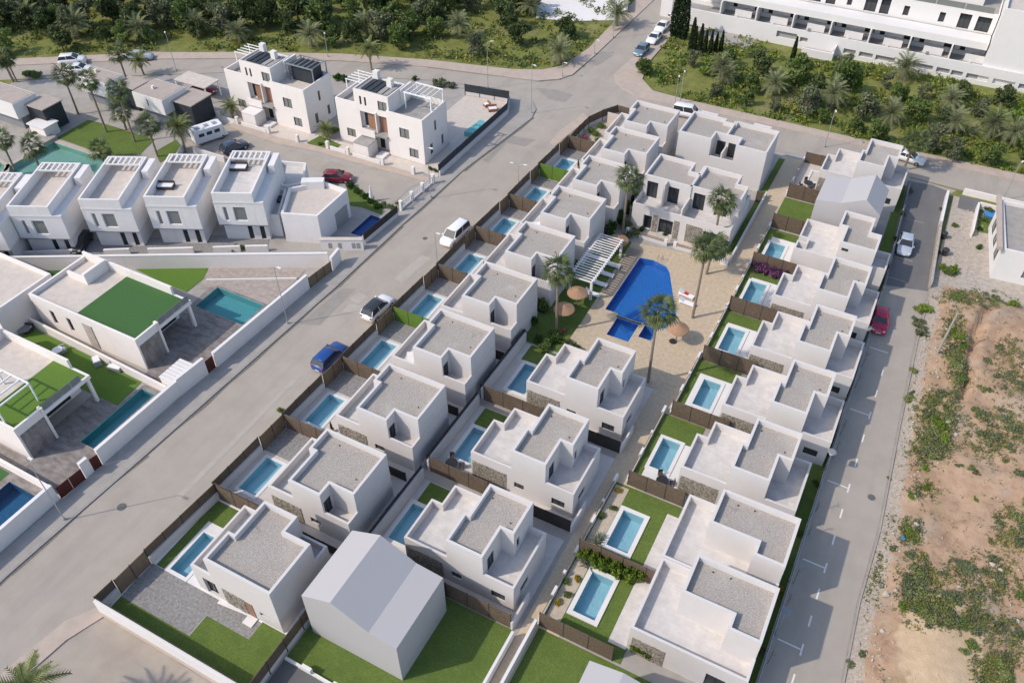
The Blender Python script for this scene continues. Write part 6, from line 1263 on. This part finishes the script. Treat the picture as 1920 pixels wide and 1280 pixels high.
lamp((1149, 72), (1154, 0), 'tall lamp on the pavement of the street going up', .4, az=0); lamp((972, 344), (972, 310), 'double-armed lamp beside the upper street row fence', .7, az=.2, double=True); lamp((808, 372), (804, 278), 'street lamp at the gate piers of the right large house', .4, az=0); lamp((820, 497), (820, 438), 'thin post beside the fence of the fifth street villa', .25, az=0); lamp((25, 150), (2, 68), 'street lamp at the left picture edge on the far pavement', .4, az=0)
for k, (b, t) in enumerate((((1455, 1188), (1476, 1153)), ((1545, 884), (1562, 854)), ((1614, 650), (1628, 627)))): lamp(b, t, '%s globe lamp from below along the side road' % ORD[k+1], globe=True)
# stakes of young street trees along the side road
for k, y in enumerate((33.5, 36.4, 41.6, 44.3, 49.8, 52.6, 59.5, 62.8, 70.0, 73.4)):
    r = empty('tree_stake', 'thin leafless sapling with stake beside the mesh fence', 'sapling', (3.55, y, 0), group='saplings along the side road'); q = random.Random(k); link('stake', G().tube((0, 0, 0), (.02, 0, 2.2+.3*q.random()), .03, .025, 5).mesh('stake', MAT['bark']), r); g = G()
    for j in range(9): t = q.uniform(0, 6.28); z = q.uniform(1.2, 2.2); g.tube((0, 0, z), (.4*math.cos(t), .4*math.sin(t), z+q.uniform(.2, .6)), .012, .005, 3)
    link('twigs', g.mesh('twigs', MAT['bark']), r)
# manhole covers and bollard-like small things
for k, (px, py, s) in enumerate(((228, 950, .42), (797, 447, .3), (1262, 640, .45), (130, 961, .25), (123, 1189, .3), (1634, 932, .35))):
    c = P(px, py); o = G().tube((c[0], c[1], .0), (c[0], c[1], .03), s, s, 18).build('manhole_cover', MAT['dark_frame'] if k == 2 else MAT['asphalt_dark']); tag(o, ['round manhole cover in the lower street', 'small manhole cover beside the white van', 'dark round drain cover on the pool terrace', 'small drain on the lower left pavement', 'drain grating at the lower left road edge', 'dark oil patch cover on the side road'][k], 'manhole')
# ---------------------------------------------------------------- communal pool furniture
r = empty('pergola', 'white pergola with many slats over the pool loungers', 'pergola', (-27.95, 74.5, 0))
x0, x1, y0, y1 = -29.3, -26.6, 70.0, 79.0
for a in (x0, x1):
    for b in (y0, y1): G().box(a-.14, b-.14, 0, a+.14, b+.14, 2.5).build('post', MAT['white_clean'], r)
for a in (x0, x1): G().box(a-.09, y0-.15, 2.503, a+.09, y1+.15, 2.68).build('beam', MAT['white_clean'], r)
for b in (y0, (y0+y1)/2, y1): G().box(x0+.1, b-.08, 2.51, x1-.1, b+.08, 2.66).build('beam', MAT['white_clean'], r)
for k in range(19): yy = y0+.25+k*.475; G().box(x0-.25, yy, 2.685, x1+.25, yy+.16, 2.74).build('slat', MAT['white_clean'], r)
def lounger(c, rz, label, towel=False, group=None):
    r = empty('sun_lounger', label, 'lounger', (*c, 0), rz, group)
    link('frame', G().box(-.95, -.32, .26, .95, .32, .32).mesh('frame', MAT['white_metal']), r); link('cushion', G().box(-.93, -.3, .325, .35, .3, .39).mesh('cushion', MAT['cushion']), r)
    link('backrest', G().add([(.35, -.3, .33), (.95, -.3, .68), (.95, .3, .68), (.35, .3, .33), (.33, -.3, .39), (.93, -.3, .75), (.93, .3, .75), (.33, .3, .39)], [(3, 2, 1, 0), (4, 5, 6, 7), (0, 1, 5, 4), (1, 2, 6, 5), (2, 3, 7, 6), (3, 0, 4, 7)]).mesh('backrest', MAT['cushion']), r)
    for a in (-.85, .8):
        for b in (-.27, .27): link('leg', G().box(a-.03, b-.03, 0, a+.03, b+.03, .258).mesh('leg', MAT['white_metal']), r)
    if towel:
        o = link('towel', G().box(-.2, -.31, .395, .34, .12, .42).mesh('towel', MAT['red_cloth']), None); o.matrix_world = Matrix.Translation((*c, 0)) @ Matrix.Rotation(rz, 4, 'Z'); o.location = (*c, 0); o.rotation_euler = (0, 0, rz); tag(o, 'red towel lying on the upper white pool lounger', 'towel')
for k, y in enumerate((70.8, 72.9, 74.9, 76.9)): lounger((-26.7, y), R(180), '%s grey-white lounger from below under the pergola' % ORD[k+1], group='loungers under the pergola')
lounger((-16.9, 75.7), R(172), 'white lounger with a red towel on the pool terrace', True); lounger((-16.4, 74.4), R(175), 'plain white lounger beside the red-towel one on the pool terrace')
def parasol(px, py, z, label, rr=1.25):
    c = P(px, py, z); r = empty('thatched_parasol', label, 'parasol', (*c, 0), group='thatched parasols'); g = G(); n = 20
    rings = [(rr, z-.12), (rr*.97, z-.02), (rr*.55, z+.22), (.06, z+.48)]; vs = [(a*math.cos(2*math.pi*i/n), a*math.sin(2*math.pi*i/n), b+(.03*((i*7) % 3-1) if k == 0 else 0)) for k, (a, b) in enumerate(rings) for i in range(n)]
    fs = [(k*n+i, k*n+(i+1) % n, (k+1)*n+(i+1) % n, (k+1)*n+i) for k in range(3) for i in range(n)]+[tuple(range(3*n, 4*n)), tuple(range(n-1, -1, -1))]; link('canopy', g.add(vs, fs).mesh('canopy', MAT['thatch']), r)
    link('pole', G().tube((0, 0, 0), (0, 0, z), .06, .05, 7).mesh('pole', MAT['bark']), r)
parasol(1083, 548, 2.1, 'thatched parasol nearest the pergola on the lawn', 1.2); parasol(1058, 578, 2.0, 'thatched parasol beside the palm trunk on the lawn', 1.2); parasol(1160, 449, 2.1, 'thatched parasol partly hidden behind the pergola'); parasol(1272, 615, 2.0, 'thatched parasol standing alone on the beige terrace', 1.2)
r = empty('slatted_deck', 'grey-brown slatted wooden deck along the left side of the communal pool', 'deck', (-25.2, 76, 0))
for k in range(24): yy = 71.9+k*.4; G().add([(-25.85-.02*k, yy, .05), (-24.75, yy, .05), (-24.75, yy+.33, .05), (-25.85-.02*k, yy+.33, .05)], [(0, 1, 2, 3)]).build('board', MAT['deck_wood'], r)
r = empty('pool_ladder', 'chrome pool ladder at the far end of the communal pool', 'ladder', (-22, 80.6, 0))
for s in (-.25, .25): link('rail', G().tube((s, .3, 0), (s, .25, .75), .025).tube((s, .25, .75), (s, -.25, .75), .025).tube((s, -.25, .75), (s, -.3, -.5), .025).mesh('rail', MAT['rim']), r)
# low front walls, gates and hedges of the double villa
for k, (a, b) in enumerate((((-27.8, 83.9), (-22.3, 83.9)), ((-21.5, 83.9), (-16.0, 83.9)))):
    r = empty('front_railing', ['left', 'right'][k]+' white front wall with dark rails before the pool-side double villa', 'railing', (*a, 0)); G().box(a[0], 83.8, 0, b[0], 84.0, .4).build('wall', MAT['white'], r)
    for xx in (a[0], b[0]-.4): G().box(xx, 83.75, .401, xx+.4, 84.05, 1.0).build('pier', MAT['white_clean'], r)
    for zz in (.55, .75): G().box(a[0]+.4, 83.87, zz, b[0]-.4, 83.93, zz+.08).build('rail', MAT['brown_board'], r)
    sheet('patio', [(a[0], 84.0), (b[0], 84.0), (b[0], 85.85), (a[0], 85.85)], .03, MAT['tile_beige'])
low_wall((-14.35, 84.2), (-14.35, 100.5), 'long white wall on the left side of the upper footpath', .8, .2); low_wall((-15.3, 83.6), (-14.4, 83.6), 'white pier at the pool end of the upper footpath', .95, .3, 'white_clean')
sheet('lawn', [(-15.3, 85.8), (-14.45, 85.8), (-14.45, 111), (-15.3, 111)], .032, MAT['lawn']); screen_fence((-15.3, 98.6), (-14.5, 98.6), 'short brown screen across the strip beside the double villas', 1.7, 0)
# roof terraces and gardens: small furniture
def seat(c, z, rz, label, mat='wicker', w_=1.5, d=.75, name='sofa', cat='sofa'):
    r = empty(name, label, cat, (*c, z), rz); link('seat', G().box(-w_/2, -d/2, .05, w_/2, d/2, .4).mesh('seat', MAT[mat]), r); link('backrest', G().box(-w_/2, d/2+.002, .05, w_/2, d/2+.16, .75).mesh('backrest', MAT[mat]), r); link('cushion', G().box(-w_/2+.08, -d/2+.05, .402, w_/2-.08, d/2-.05, .5).mesh('cushion', MAT['cushion']), r)
seat(P(312, 353, 6), 6.02, TH, 'black sofa with pale cushions on a town house roof', w_=2.0, d=.9); seat(P(448, 318, 6), 6.02, TH, 'dark rattan lounger on the right end town house roof', w_=2.2, d=1.0)
seat(P(40, 620), .03, R(20), 'black garden sofa on the bright turf between the turf-roofed houses', w_=2.6, d=.9); seat(P(217, 693), .03, R(10), 'grey garden bench beside the low white wall', 'grey_paint', 1.6, .6); seat(P(120, 660), .03, R(60), 'grey garden chair on the bright turf', 'grey_metal', .7, .6, 'chair', 'chair'); seat(P(183, 680), .03, R(-120), 'grey lounge chair on the dark part of the turf', 'grey_metal', .8, 1.3, 'chair', 'chair')
def table(c, z, label, mat='white_metal', rr=.55, h=.7):
    r = empty('round_table', label, 'table', (*c, z)); link('tabletop', G().tube((0, 0, h), (0, 0, h+.05), rr, rr, 16).mesh('tabletop', MAT[mat]), r); link('leg', G().tube((0, 0, 0), (0, 0, h-.002), .05, .05, 7).mesh('leg', MAT['grey_metal']), r)
table(P(112, 665), .03, 'pale round garden table on the bright turf'); table(P(48, 623), .03, 'round glass garden table beside the black sofa', 'glass_grey', .7, .5)
def chairset(c, n0, label, group=None):
    table(c, .03, 'dark dining table '+label, 'dark_frame', .6)
    for k in range(4):
        t = k*math.pi/2+.5; r = empty('garden_chair', 'dark garden chair '+label, 'chair', (c[0]+.95*math.cos(t), c[1]+.95*math.sin(t), .03), t+math.pi/2, group='garden chairs '+label)
        link('seat', G().box(-.22, -.22, .42, .22, .22, .46).mesh('seat', MAT['wicker']), r); link('backrest', G().box(-.22, -.26, .465, .22, -.22, .9).mesh('backrest', MAT['wicker']), r)
        for a in (-.19, .19):
            for b in (-.19, .19): link('leg', G().box(a-.02, b-.02, 0, a+.02, b+.02, .418).mesh('leg', MAT['dark_frame']), r)
chairset((-9.9, 48.75), 0, 'in the third footpath garden'); chairset((-28.3, 41.4), 0, 'by the second middle row pool'); chairset((-9.9, 105.3), 0, 'by the tiny far pool')
for k, (i, dx, dy) in enumerate(((2, -1.2, .4), (2, -.7, 2.0), (3, -.6, .5), (3, -.5, 2.2), (5, -1.3, 2.4), (5, -.9, 3.6), (7, -1.2, 2.4), (7, -.8, 3.4), (8, -1.5, 3.0))):
    x, y = LO[i]; r = empty('potted_plant', 'slim potted plant by the pool of the %s street row villa' % ORD[i+1], 'plant', (x+dx, y+dy, .05), group='potted plants by street row pools'); link('pot', G().tube((0, 0, 0), (0, 0, .4), .14, .18, 9).mesh('pot', MAT['terracotta']), r); o = link('foliage', BUSH['dark'], r); o.location = (0, 0, .3); o.scale = (.22, .22, 1.1)
def clad_box(x, y, rz, label): 
    r = empty('sun_bed', label, 'sun bed', (x, y, 2.66), rz); link('base', G().box(-.9, -.6, .02, .9, .6, .3).mesh('base', MAT['white_clean']), r); link('backrest', G().box(-.9, .602, .02, .9, .75, .85).mesh('backrest', MAT['white_clean']), r)
clad_box(LO[3][0]+1.7, LO[3][1]+1.2, R(-60), 'white day bed on the terrace of the fourth street villa'); clad_box(LO[6][0]+1.7, LO[6][1]+1.0, R(-60), 'white day bed on the terrace of the seventh street villa')
for k, (px, py, s) in enumerate(((1768, 447, .35), (1770, 478, .4))):
    c = P(px, py); r = empty('bin', ['upper', 'lower'][k]+' black bin behind the pale stone wall of the rubble yard', 'bin', (*c, .02)); link('body', G().tube((0, 0, 0), (0, 0, .85), s*.85, s, 10).mesh('body', MAT['car_black']), r); link('lid', G().tube((0, 0, .855), (0, 0, .93), s*1.08, s*.9, 10).mesh('lid', MAT['dark_cladding']), r)
c = P(1856, 405); r = empty('toy_slide', 'small blue paddling tub on the little lawn at the right edge', 'tub', (*c, .05)); link('tub', G().tube((0, 0, 0), (0, 0, .35), .75, .85, 12).mesh('tub', MAT['blue_cloth']), r)
for k, (px, py) in enumerate(((902, 175), (912, 176), (920, 177))): seat(P(px, py), .04, R(10), '%s pale outdoor armchair from the left on the junction patio' % ORD[k+1], 'grey_metal', .9, .8, 'armchair', 'chair')
seat(P(912, 200), .04, R(-30), 'rust coloured chair on the junction patio', 'rust', .8, .8, 'armchair', 'chair'); seat(P(924, 208), .04, R(40), 'dark rust coloured lounge seat beside the above-ground pool', 'rust', 1.4, .9, 'armchair', 'chair')
c = P(697, 378); r = empty('closed_parasol', 'closed white parasol at the hedge of the corner house', 'parasol', (*c, 0)); link('pole', G().tube((0, 0, 0), (0, 0, 2.5), .04).mesh('pole', MAT['white_metal']), r); link('canopy', G().tube((0, 0, .7), (0, 0, 2.45), .3, .06, 10).mesh('canopy', MAT['cushion']), r)
